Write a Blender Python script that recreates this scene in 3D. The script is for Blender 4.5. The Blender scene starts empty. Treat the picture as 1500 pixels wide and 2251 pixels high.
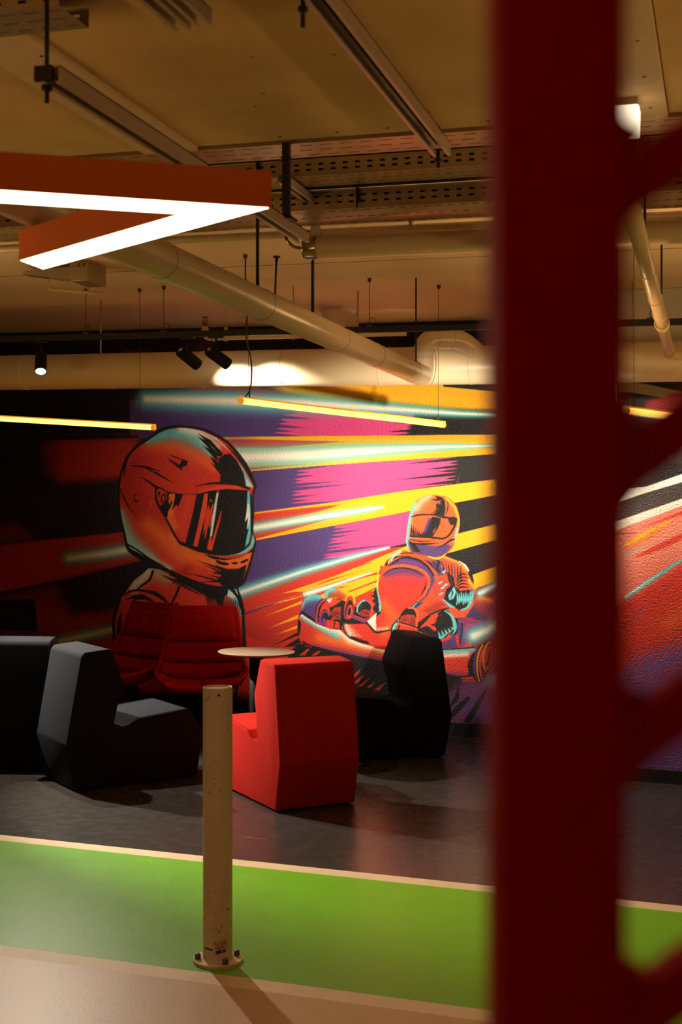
P_A, P_B, P_C, P_D, P_E, P_F, P_G = 290., 120., 140., 140., 1100., 700., 150.
V_LAMP, AMBER, FILL_LIT = 8.5, 5.0, 31.0
FILL_LAMPS = [(-.6, 5.5, 6.3, 2.15, 'added fill-light trough hidden behind the red post'),  # out-of-view fill lights, added to brighten the ceiling
         (-3.1, .3, 2.6, 2.1, 'added fill-light trough out of view left of the white arrow lamp'),
         (-.2, -1.7, -.4, 2.0, 'added fill-light trough, unseen behind the camera'),
         (1.35, 2.0, 4.2, 2.1, 'added fill-light trough out of view on the right'),
         (1.2, 5.2, 7.2, 2.1, 'added fill-light trough out of view right of the salmon stripes'),
         (-4.6, 4.0, 6.0, 2.1, 'added fill-light trough out of view over the left end of the green lane')]
import bpy, bmesh, math, random
import numpy as np
from mathutils import Vector, Matrix

random.seed(7)
SC = bpy.context.scene
COL = SC.collection
# ---------------------------------------------------------------- the room frame
# u runs right along the painted wall, v runs into the depth, w is height over the floor.
# The garage deck falls 1.7 % towards +u, floor and ceiling alike.
FPX, CX, CY, HC, SL = 2789.0, 750.0, 1125.5, 1.691, 0.0173
YAW = math.atan2(850, FPX)               # the camera is turned this far left of the room's depth axis
E1 = Vector((0, 1, 0))
E2 = Vector((1, 0, 0))
E2S = Vector((E2.x, E2.y, -SL)).normalized()
UP = Vector((0, 0, 1))
NRM = E2S.cross(E1).normalized()
if NRM.z < 0:
    NRM = -NRM


def R(u, v, w):
    p = E2 * u + E1 * v
    return Vector((p.x, p.y, w - SL * u))


def uv_of(x, y):
    p = Vector((x, y, 0))
    return p.dot(E2), p.dot(E1)


def D2(x, y):
    """plan direction (x right of the camera, y away from it) in room axes"""
    return Vector((x * math.cos(YAW) - y * math.sin(YAW), x * math.sin(YAW) + y * math.cos(YAW), 0))


def G(x, y, w=0.):
    """point at height w over the sloped floor, plan position x, y seen from the camera's spot"""
    p = D2(x, y)
    return Vector((p.x, p.y, w - SL * p.x))


def C3(x, y, z):
    p = D2(x, y)
    return Vector((p.x, p.y, z))


# ---------------------------------------------------------------- materials
def lin(c):
    c = np.asarray(c, float) / 255.
    return np.where(c <= .04045, c / 12.92, ((c + .055) / 1.055) ** 2.4)


MATS = {}


def mat(name, rgb, rough=.5, metal=0., spec=.5, emit=None, es=0., noise=0., nscale=20., bump=0., bscale=200., coat=0., sheen=0., stretch=None, rvar=0.):
    if name in MATS:
        return MATS[name]
    m = bpy.data.materials.new(name); m.use_nodes = True
    nt = m.node_tree; b = nt.nodes['Principled BSDF']
    c = tuple(float(x) for x in lin(rgb)) + (1,)
    b.inputs['Base Color'].default_value = c
    b.inputs['Roughness'].default_value = rough
    b.inputs['Metallic'].default_value = metal
    b.inputs['Specular IOR Level'].default_value = spec
    b.inputs['Coat Weight'].default_value = coat
    b.inputs['Sheen Weight'].default_value = sheen
    if emit is not None:
        b.inputs['Emission Color'].default_value = tuple(emit) + (1,)
        b.inputs['Emission Strength'].default_value = es
    if noise or bump or rvar:
        tc = nt.nodes.new('ShaderNodeTexCoord')
        mp = nt.nodes.new('ShaderNodeMapping')
        nt.links.new(tc.outputs['Object'], mp.inputs['Vector'])
        if stretch:
            mp.inputs['Scale'].default_value = stretch
    if noise or rvar:
        n = nt.nodes.new('ShaderNodeTexNoise'); n.inputs['Scale'].default_value = nscale; n.inputs['Detail'].default_value = 6
        nt.links.new(mp.outputs[0], n.inputs['Vector'])
        if noise:
            mr = nt.nodes.new('ShaderNodeMapRange')
            mr.inputs['From Min'].default_value = .3; mr.inputs['From Max'].default_value = .7
            mr.inputs['To Min'].default_value = 1 - noise; mr.inputs['To Max'].default_value = 1 + noise
            nt.links.new(n.outputs['Fac'], mr.inputs['Value'])
            vm = nt.nodes.new('ShaderNodeVectorMath'); vm.operation = 'SCALE'
            vm.inputs[0].default_value = c[:3]
            nt.links.new(mr.outputs[0], vm.inputs['Scale'])
            nt.links.new(vm.outputs[0], b.inputs['Base Color'])
        if rvar:
            mr2 = nt.nodes.new('ShaderNodeMapRange')
            mr2.inputs['From Min'].default_value = .3; mr2.inputs['From Max'].default_value = .7
            mr2.inputs['To Min'].default_value = max(rough - rvar, .03); mr2.inputs['To Max'].default_value = rough + rvar
            nt.links.new(n.outputs['Fac'], mr2.inputs['Value'])
            nt.links.new(mr2.outputs[0], b.inputs['Roughness'])
    if bump:
        n2 = nt.nodes.new('ShaderNodeTexNoise'); n2.inputs['Scale'].default_value = bscale; n2.inputs['Detail'].default_value = 3
        nt.links.new(mp.outputs[0], n2.inputs['Vector'])
        bp = nt.nodes.new('ShaderNodeBump'); bp.inputs['Strength'].default_value = bump; bp.inputs['Distance'].default_value = .004
        nt.links.new(n2.outputs['Fac'], bp.inputs['Height'])
        nt.links.new(bp.outputs[0], b.inputs['Normal'])
    MATS[name] = m
    return m


def add_scratches(m, rgb, scale=(3, 40, 40), thr=.68, amt=.8):
    """sparse worn streaks of another colour"""
    nt = m.node_tree; b = nt.nodes['Principled BSDF']
    tc = nt.nodes.new('ShaderNodeTexCoord'); mp = nt.nodes.new('ShaderNodeMapping'); mp.inputs['Scale'].default_value = scale
    nt.links.new(tc.outputs['Object'], mp.inputs['Vector'])
    n = nt.nodes.new('ShaderNodeTexNoise'); n.inputs['Scale'].default_value = 1; n.inputs['Detail'].default_value = 5; n.inputs['Roughness'].default_value = .6
    nt.links.new(mp.outputs[0], n.inputs['Vector'])
    mr = nt.nodes.new('ShaderNodeMapRange'); mr.inputs['From Min'].default_value = thr; mr.inputs['From Max'].default_value = thr + .05
    mr.inputs['To Max'].default_value = amt
    nt.links.new(n.outputs['Fac'], mr.inputs['Value'])
    mx = nt.nodes.new('ShaderNodeMix'); mx.data_type = 'RGBA'
    src = b.inputs['Base Color'].links
    if src:
        nt.links.new(src[0].from_socket, mx.inputs['A'])
    else:
        mx.inputs['A'].default_value = b.inputs['Base Color'].default_value
    mx.inputs['B'].default_value = tuple(float(x) for x in lin(rgb)) + (1,)
    nt.links.new(mr.outputs[0], mx.inputs['Factor'])
    nt.links.new(mx.outputs['Result'], b.inputs['Base Color'])


M_DECK = mat('dark_deck_coating', (54, 50, 46), .27, 0, .5, noise=.10, nscale=14, bump=.12, bscale=90, rvar=.02)
add_scratches(M_DECK, (140, 130, 110), (2.2, 26, 10), .70, .55)
M_CREAM = mat('cream_line_paint', (214, 190, 150), .5, 0, .4, noise=.06, nscale=8, bump=.1, bscale=120)
M_GREEN = mat('green_lane_paint', (104, 172, 6), .42, 0, .3, noise=.05, nscale=9, bump=.16, bscale=110, rvar=.02)
M_BEIGE = mat('beige_deck_coating', (186, 154, 108), .42, 0, .45, noise=.06, nscale=5, bump=.16, bscale=130)
M_CEIL = mat('pale_slab_paint', (238, 208, 160), .75, 0, .3, noise=.06, nscale=2.2, bump=.1, bscale=40)
M_BOARD = mat('yellowish_board', (200, 164, 100), .8, 0, .25, noise=.12, nscale=3.0, bump=.15, bscale=60)
M_STRIP = mat('board_cover_strip', (204, 172, 126), .7, 0, .3, noise=.05)
M_SCREW = mat('screw_steel', (70, 60, 50), .4, .8)
M_SKIRT = mat('black_skirting', (26, 24, 22), .45)
M_WALL = mat('dark_wall_paint', (24, 18, 22), .8)
M_DUCT = mat('cream_painted_duct', (222, 200, 158), .36, 0, .5, noise=.03, nscale=4)
M_SEAM = mat('duct_seam', (140, 118, 84), .5)
M_BRANCH = mat('galvanised_branch_duct', (214, 190, 152), .3, .12, .5, noise=.03, nscale=5)
M_TRAY = mat('galvanised_tray', (176, 150, 108), .34, .6, .5, noise=.05, nscale=8)
M_STRUT = mat('galvanised_strut', (186, 164, 138), .4, .6, .5, noise=.05, nscale=10)
M_ROD = mat('dark_threaded_rod', (46, 38, 32), .5, .6)
M_BLACK = mat('black_powder_coat', (15, 13, 13), .65, 0, .25)
M_TRACK = mat('black_track', (17, 12, 14), .6)
M_RED_F = mat('red_felt', (176, 26, 14), .9, 0, .12, noise=.05, nscale=40, bump=.12, bscale=900)
M_BLK_F = mat('charcoal_felt', (25, 28, 35), .9, 0, .14, noise=.08, nscale=60, bump=.12, bscale=900)
M_BLK_R = mat('black_felt', (15, 14, 15), .9, 0, .12, noise=.08, nscale=60, bump=.12, bscale=900)
M_SHELL = mat('dark_red_upholstery', (150, 8, 8), .85, 0, .12, noise=.05, nscale=40, bump=.1, bscale=700)
M_SHELLB = mat('black_upholstery', (16, 14, 14), .85, 0, .2)
M_TABLE = mat('taupe_laminate', (150, 128, 104), .45, 0, .4, noise=.03)
M_POST = mat('red_lattice_paint', (200, 3, 3), .75, 0, .12)
M_BOLL = mat('cream_bollard_paint', (214, 190, 160), .42, 0, .45, noise=.05, nscale=6)
add_scratches(M_BOLL, (60, 44, 34), (26, 26, 60), .715, .85)
M_BOLT = mat('grey_bolt_cap', (96, 88, 86), .45, .3)
M_ORANGE = mat('orange_lamp_housing', (226, 112, 30), .55, 0, .35)
M_WHITE_EM = mat('white_lamp_diffuser', (240, 238, 232), .5, 0, .3, (1.0, .76, .46), V_LAMP)
M_AMBER_EM = mat('amber_tube_diffuser', (250, 180, 60), .4, 0, .4, (1.0, .42, .065), AMBER)
M_AMBER_CAP = mat('amber_tube_cap', (220, 140, 20), .4, 0, .4, (1.0, .42, .02), .55)
M_SPOT_EM = mat('spot_lens', (255, 250, 240), .3, 0, .3, (1.0, .93, .8), 14.)
M_OFF = mat('unlit_opal_tube', (218, 186, 140), .35, 0, .5)
M_STEEL = mat('polished_end_cap', (170, 150, 124), .25, .9)
M_WIRE = mat('steel_wire', (90, 74, 54), .45, .7)
M_PIPE = mat('cream_pipe', (214, 184, 130), .38, 0, .5, noise=.08, nscale=14)
M_CLEAR = mat('smoky_acrylic', (150, 128, 92), .2, 0, .5)
M_LABEL = mat('sticker_paper', (196, 160, 132), .5)
M_LABEL_R = mat('sticker_red_ink', (170, 50, 40), .5)
M_LABEL_K = mat('sticker_dark_ink', (48, 34, 34), .5)
M_TAG = mat('yellow_tag', (196, 150, 70), .5)
M_BOXLIT = mat('white_lamp_box', (240, 230, 210), .5, 0, .3, (1.0, .84, .6), 1.9)


# ---------------------------------------------------------------- mesh helpers (verts in world space)
class MB:
    def __init__(s):
        s.b = bmesh.new()

    def face(s, pts, mi=0):
        f = s.b.faces.new([s.b.verts.new(p) for p in pts]); f.material_index = mi
        return f

    def hexa(s, p, bevel=0., seg=2):
        """8 points: bottom ring 0-3, top ring 4-7"""
        v = [s.b.verts.new(q) for q in p]
        fs = [s.b.faces.new([v[i] for i in q]) for q in ((3, 2, 1, 0), (4, 5, 6, 7), (0, 1, 5, 4), (1, 2, 6, 5), (2, 3, 7, 6), (3, 0, 4, 7))]
        if bevel:
            es = list({e for f in fs for e in f.edges})
            bmesh.ops.bevel(s.b, geom=es, offset=bevel, segments=seg, affect='EDGES', profile=.5)
        return s

    def box(s, c, ax, ay, az, hx, hy, hz, bevel=0., seg=2):
        c = Vector(c); X, Y, Z = Vector(ax).normalized() * hx, Vector(ay).normalized() * hy, Vector(az).normalized() * hz
        return s.hexa([c - X - Y - Z, c + X - Y - Z, c + X + Y - Z, c - X + Y - Z, c - X - Y + Z, c + X - Y + Z, c + X + Y + Z, c - X + Y + Z], bevel, seg)

    def rbox(s, u0, u1, v0, v1, w0, w1, bevel=0.):
        return s.hexa([R(u0, v0, w0), R(u1, v0, w0), R(u1, v1, w0), R(u0, v1, w0), R(u0, v0, w1), R(u1, v0, w1), R(u1, v1, w1), R(u0, v1, w1)], bevel)

    def tube(s, pts, r, n=16, caps=True, up=None):
        pts = [Vector(p) for p in pts]
        rs = [r] * len(pts) if isinstance(r, (int, float)) else list(r)
        rings = []
        prev = None
        for i, p in enumerate(pts):
            t = (pts[min(i + 1, len(pts) - 1)] - pts[max(i - 1, 0)]).normalized()
            if prev is None:
                a = Vector((0, 0, 1)) if abs(t.z) < .9 else Vector((1, 0, 0))
                x = t.cross(a).normalized()
            else:
                x = (prev - t * prev.dot(t)).normalized()
            prev = x; y = t.cross(x)
            rings.append([s.b.verts.new(p + (x * math.cos(2 * math.pi * k / n) + y * math.sin(2 * math.pi * k / n)) * rs[i]) for k in range(n)])
        for a, b in zip(rings, rings[1:]):
            for k in range(n):
                f = s.b.faces.new((a[k], a[(k + 1) % n], b[(k + 1) % n], b[k])); f.smooth = True
        if caps:
            s.b.faces.new(rings[0][::-1]); s.b.faces.new(rings[-1])
        return s

    def ring(s, c, axis, r, t, n=24):
        """a thin torus"""
        c = Vector(c); a = Vector(axis).normalized()
        h = Vector((0, 0, 1)) if abs(a.z) < .9 else Vector((1, 0, 0))
        x = a.cross(h).normalized(); y = a.cross(x)
        k = 6; R_ = []
        for i in range(n):
            d = x * math.cos(2 * math.pi * i / n) + y * math.sin(2 * math.pi * i / n)
            R_.append([s.b.verts.new(c + d * (r + t * math.cos(2 * math.pi * j / k)) + a * t * math.sin(2 * math.pi * j / k)) for j in range(k)])
        for i in range(n):
            A, B = R_[i], R_[(i + 1) % n]
            for j in range(k):
                f = s.b.faces.new((A[j], A[(j + 1) % k], B[(j + 1) % k], B[j])); f.smooth = True
        return s

    def prism(s, prof, off, bevel=0., seg=2, smooth=False):
        a = [s.b.verts.new(p) for p in prof]; b = [s.b.verts.new(Vector(p) + off) for p in prof]
        n = len(a); fs = [s.b.faces.new(a[::-1]), s.b.faces.new(b)]
        for i in range(n):
            fs.append(s.b.faces.new((a[i], a[(i + 1) % n], b[(i + 1) % n], b[i])))
        if bevel:
            es = list({e for f in fs for e in f.edges})
            bmesh.ops.bevel(s.b, geom=es, offset=bevel, segments=seg, affect='EDGES', profile=.5)
        return s

    def lathe(s, c, axis, prof, n=32):
        """prof: (r, h) pairs along axis"""
        c = Vector(c); a = Vector(axis).normalized()
        h = Vector((0, 0, 1)) if abs(a.z) < .9 else Vector((1, 0, 0))
        x = a.cross(h).normalized(); y = a.cross(x)
        rings = []
        for r, z in prof:
            if r < 1e-5:
                rings.append([s.b.verts.new(c + a * z)])
            else:
                rings.append([s.b.verts.new(c + a * z + (x * math.cos(2 * math.pi * k / n) + y * math.sin(2 * math.pi * k / n)) * r) for k in range(n)])
        for A, B in zip(rings, rings[1:]):
            for k in range(n):
                q = [A[k % len(A)], A[(k + 1) % len(A)], B[(k + 1) % len(B)], B[k % len(B)]]
                q = [v for i, v in enumerate(q) if v not in q[:i]]
                if len(q) > 2:
                    s.b.faces.new(q)
        return s

    def slotted(s, o, a, b, rows, na, pitch, edge, sl, sw, th):
        """sheet starting at o, spanned by unit vectors a (long) and b (across), with rows of through slots.
        rows: list of (centre across, offset along); the sheet is na*pitch long and `edge` wide."""
        o, a, b = Vector(o), Vector(a).normalized(), Vector(b).normalized()
        nrm = a.cross(b).normalized()
        cuts = [0.] + [(rows[i][0] + rows[i + 1][0]) / 2 for i in range(len(rows) - 1)] + [edge]
        for r, (cb, off) in enumerate(rows):
            lo, hi = cuts[r], cuts[r + 1]
            for i in range(na):
                x0, x1 = i * pitch, (i + 1) * pitch; xc = (x0 + x1) / 2 + off
                hl, hw = sl / 2, sw / 2
                inner = [(xc - hl + hw * .3, cb - hw), (xc + hl - hw * .3, cb - hw), (xc + hl, cb - hw * .3), (xc + hl, cb + hw * .3), (xc + hl - hw * .3, cb + hw), (xc - hl + hw * .3, cb + hw), (xc - hl, cb + hw * .3), (xc - hl, cb - hw * .3)]
                outer = [(x0, lo), (x1, lo), (x1, lo), (x1, hi), (x1, hi), (x0, hi), (x0, hi), (x0, lo)]
                vi = [s.b.verts.new(o + a * p + b * q) for p, q in inner]
                wi = [s.b.verts.new(o + a * p + b * q + nrm * th) for p, q in inner]
                oc = [s.b.verts.new(o + a * p + b * q) for p, q in ((x0, lo), (x1, lo), (x1, hi), (x0, hi))]
                om = {0: 0, 1: 1, 2: 1, 3: 2, 4: 2, 5: 3, 6: 3, 7: 0}
                for k in range(8):
                    k2 = (k + 1) % 8
                    q = [oc[om[k]]] + ([oc[om[k2]]] if om[k2] != om[k] else []) + [vi[k2], vi[k]]
                    s.b.faces.new(q)
                    s.b.faces.new((vi[k], vi[k2], wi[k2], wi[k]))
        return s

    def obj(s, name, m, parent=None, smooth=None, loc=None):
        bmesh.ops.recalc_face_normals(s.b, faces=s.b.faces[:])
        me = bpy.data.meshes.new(name)
        if loc is None:
            loc = parent.location if parent is not None and parent.parent is None else (parent['_o'] if parent is not None and '_o' in parent else Vector((0, 0, 0)))
        loc = Vector(loc)
        for v in s.b.verts:
            v.co -= loc
        if smooth is not None:
            for f in s.b.faces:
                f.smooth = smooth
        s.b.to_mesh(me); s.b.free()
        for mm in (m if isinstance(m, (list, tuple)) else [m]):
            me.materials.append(mm)
        o = bpy.data.objects.new(name, me); COL.objects.link(o)
        if parent is not None:
            o.parent = parent
        else:
            o.location = loc
        return o


ROOTLOC = {}


def thing(name, label, cat, loc, group=None):
    o = bpy.data.objects.new(name, None); COL.objects.link(o)
    o.location = loc; o.empty_display_size = .05
    o['label'] = label; o['category'] = cat
    if group:
        o['group'] = group
    return o


def part(mb, name, m, root, smooth=None):
    top = root
    while top.parent is not None:
        top = top.parent
    return mb.obj(name, m, root, smooth, top.location)


def tag(o, label, cat, group=None):
    o['label'] = label; o['category'] = cat
    if group:
        o['group'] = group
    return o


def struct(o):
    o['kind'] = 'structure'
    return o


def split_normals(o, ang=35):
    me = o.data
    for p in me.polygons:
        p.use_smooth = True
    try:
        me.set_sharp_from_angle(angle=math.radians(ang))
    except Exception:
        pass
    return o


def arc(p0, corner, p1, r, n=6):
    """polyline p0 - rounded corner - p1"""
    p0, c, p1 = Vector(p0), Vector(corner), Vector(p1)
    a = (p0 - c).normalized(); b = (p1 - c).normalized()
    A, B = c + a * r, c + b * r
    out = [p0]
    for i in range(n + 1):
        t = i / n
        out.append(A * (1 - t) ** 2 + c * 2 * t * (1 - t) + B * t * t)
    out.append(p1)
    return out


# ---------------------------------------------------------------- camera
cam = bpy.data.cameras.new('camera'); co = bpy.data.objects.new('camera', cam); COL.objects.link(co)
co.location = (0, 0, HC); co.rotation_euler = (math.pi / 2, 0, YAW)
cam.sensor_width = 36; cam.sensor_fit = 'AUTO'; cam.lens = 36 * FPX / 2251
cam.clip_start = .05; cam.clip_end = 100
cam.dof.use_dof = True; cam.dof.focus_distance = 7.0; cam.dof.aperture_fstop = 4.7
SC.camera = co
SC.view_settings.view_transform = 'Standard'; SC.view_settings.look = 'None'; SC.view_settings.gamma = 1; SC.view_settings.use_curve_mapping = False
SC.view_settings.exposure = 0.0
wd = bpy.data.worlds.new('world'); SC.world = wd; wd.use_nodes = True
wd.node_tree.nodes['Background'].inputs['Color'].default_value = (1, .7, .4, 1)
wd.node_tree.nodes['Background'].inputs['Strength'].default_value = .004
# ---------------------------------------------------------------- mural painting (flat paint on the wall)
FR = {'A': (500, 840, 2.4194), 'H': (220, 900, 3.947), 'K': (600, 1050, 2.885), 'L': (0, 840, 2.5),
      'M': (800, 1070, 4.839), 'N': (640, 1270, 6.522), 'O': (800, 1270, 4.839), 'P': (220, 1220, 4.412),
      'Q': (330, 1060, 6.25), 'R': (500, 1130, 3.75), 'X': (0, 0, 1.0)}
RED = (206, 50, 30); ORA = (236, 104, 34); YEL = (246, 172, 14); MAG = (214, 66, 124); PUR = (74, 52, 108)
TEA = (96, 188, 188); CRE = (246, 232, 208); BLK = (17, 14, 14); DRE = (140, 24, 22); VIO = (120, 50, 110)


def fr(f, pts):
    ox, oy, s = FR[f]
    return np.array([(ox + x / s, oy + y / s) for x, y in pts], float)


def crom(p, closed=False, n=6):
    p = np.asarray(p, float)
    if len(p) < 3:
        return p
    N = len(p); out = []
    rng = range(N if closed else N - 1)
    for i in rng:
        if closed:
            a, b, c, d = p[(i - 1) % N], p[i], p[(i + 1) % N], p[(i + 2) % N]
        else:
            a, b, c, d = p[max(i - 1, 0)], p[i], p[i + 1], p[min(i + 2, N - 1)]
        for k in range(n):
            t = k / n
            out.append(.5 * ((2 * b) + (c - a) * t + (2 * a - 5 * b + 4 * c - d) * t * t + (3 * b - a - 3 * c + d) * t ** 3))
    if not closed:
        out.append(p[-1])
    return np.array(out)


class Canvas:
    def __init__(s, X, Y, base):
        s.X, s.Y = X, Y
        s.sh = X.shape
        s.C = np.empty(X.shape + (3,)); s.C[:] = base
        s.lab = np.zeros(X.shape, int)

    def _sel(s, P, m):
        x0, y0 = P.min(0) - m; x1, y1 = P.max(0) + m
        return np.nonzero((s.X > x0) & (s.X < x1) & (s.Y > y0) & (s.Y < y1))

    def _cov(s, P, soft):
        I = s._sel(P, soft + 1)
        x, y = s.X[I], s.Y[I]
        ins = np.zeros(x.shape, bool); d2 = np.full(x.shape, 1e9)
        n = len(P)
        for i in range(n):
            ax, ay = P[i]; bx, by = P[(i + 1) % n]
            ex, ey = bx - ax, by - ay
            L2 = ex * ex + ey * ey
            if L2 < 1e-9:
                continue
            t = np.clip(((x - ax) * ex + (y - ay) * ey) / L2, 0, 1)
            dx = x - ax - t * ex; dy = y - ay - t * ey
            d2 = np.minimum(d2, dx * dx + dy * dy)
            if abs(ey) > 1e-12:
                c = (ay > y) != (by > y)
                ins ^= c & (x < (y - ay) * ex / ey + ax)
        d = np.sqrt(d2); sd = np.where(ins, d, -d)
        a = np.clip(.5 + sd / (2 * soft), 0, 1)
        return I, a * a * (3 - 2 * a)

    def cov(s, f, pts, smooth=False, soft=.6):
        P = fr(f, pts)
        if smooth:
            P = crom(P, True)
        I, a = s._cov(P, soft)
        o = np.zeros(s.sh); o[I] = a
        return o

    def _mix(s, I, a, col):
        c = np.asarray(col, float)
        s.C[I] += (c - s.C[I]) * a[..., None]

    def poly(s, f, pts, col, a=1., soft=.6, clip=None, smooth=False, lab=None):
        P = fr(f, pts)
        if smooth:
            P = crom(P, True)
        I, c = s._cov(P, soft)
        c = c * a
        if clip is not None:
            c = c * clip[I]
        s._mix(I, c, col)
        if lab:
            s.lab[I] = np.where(c > .5, lab, s.lab[I])

    def label(s, f, pts, lab, smooth=False):
        P = fr(f, pts)
        if smooth:
            P = crom(P, True)
        I, c = s._cov(P, .6)
        s.lab[I] = np.where(c > .5, lab, s.lab[I])

    def stroke(s, f, pts, w, col, a=1., soft=.55, clip=None, n=6):
        """tapered brush stroke; w = widths (photo scale) along it"""
        P = crom(fr(f, pts), False, n)
        T = np.gradient(P, axis=0); T /= np.maximum(np.linalg.norm(T, axis=1), 1e-6)[:, None]
        N = np.stack([-T[:, 1], T[:, 0]], 1)
        if isinstance(w, (int, float)):
            w = (0.2, w, 0.2)
        ww = np.interp(np.linspace(0, 1, len(P)), np.linspace(0, 1, len(w)), w)[:, None] / 2
        s.poly('X', np.concatenate([P + N * ww, (P - N * ww)[::-1]]), col, a, soft, clip)

    def spray(s, f, pts, r, col, a=1., clip=None, p=2.):
        """airbrush along a line; r = radius or radii"""
        P = fr(f, pts)
        rr = [r] * len(P) if isinstance(r, (int, float)) else r
        m = max(rr) * 2.2
        I = s._sel(P, m)
        x, y = s.X[I], s.Y[I]; best = np.zeros(x.shape)
        for i in range(max(len(P) - 1, 1)):
            ax, ay = P[i]; bx, by = P[min(i + 1, len(P) - 1)]
            ex, ey = bx - ax, by - ay; L2 = max(ex * ex + ey * ey, 1e-9)
            t = np.clip(((x - ax) * ex + (y - ay) * ey) / L2, 0, 1)
            q = rr[i] + (rr[min(i + 1, len(P) - 1)] - rr[i]) * t
            d = np.hypot(x - ax - t * ex, y - ay - t * ey) / np.maximum(q, .01)
            best = np.maximum(best, np.exp(-d ** p))
        best = best * a
        if clip is not None:
            best = best * clip[I]
        s._mix(I, best, col)

    def beam(s, f, pts, rt, rc, ta=1., ca=1., clip=None):
        s.spray(f, pts, rt, TEA, ta, clip, 2.6)
        s.spray(f, pts, rc, CRE, ca, clip, 2.2)

    def spikes(s, f, base, tipdir, lens, wid, col, clip=None, skew=0.):
        """row of tapering brush flicks starting along the line base[0]-base[1]"""
        b0, b1 = np.array(base[0], float), np.array(base[1], float)
        d = np.array(tipdir, float); d /= np.linalg.norm(d)
        n = len(lens)
        for i, l in enumerate(lens):
            c = b0 + (b1 - b0) * ((i + .5) / n)
            h = (b1 - b0) / n * wid / 2
            s.poly(f, [c - h - d * 14, c + d * l + h * skew, c + h - d * 14], col, 1, .6, clip)


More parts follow.
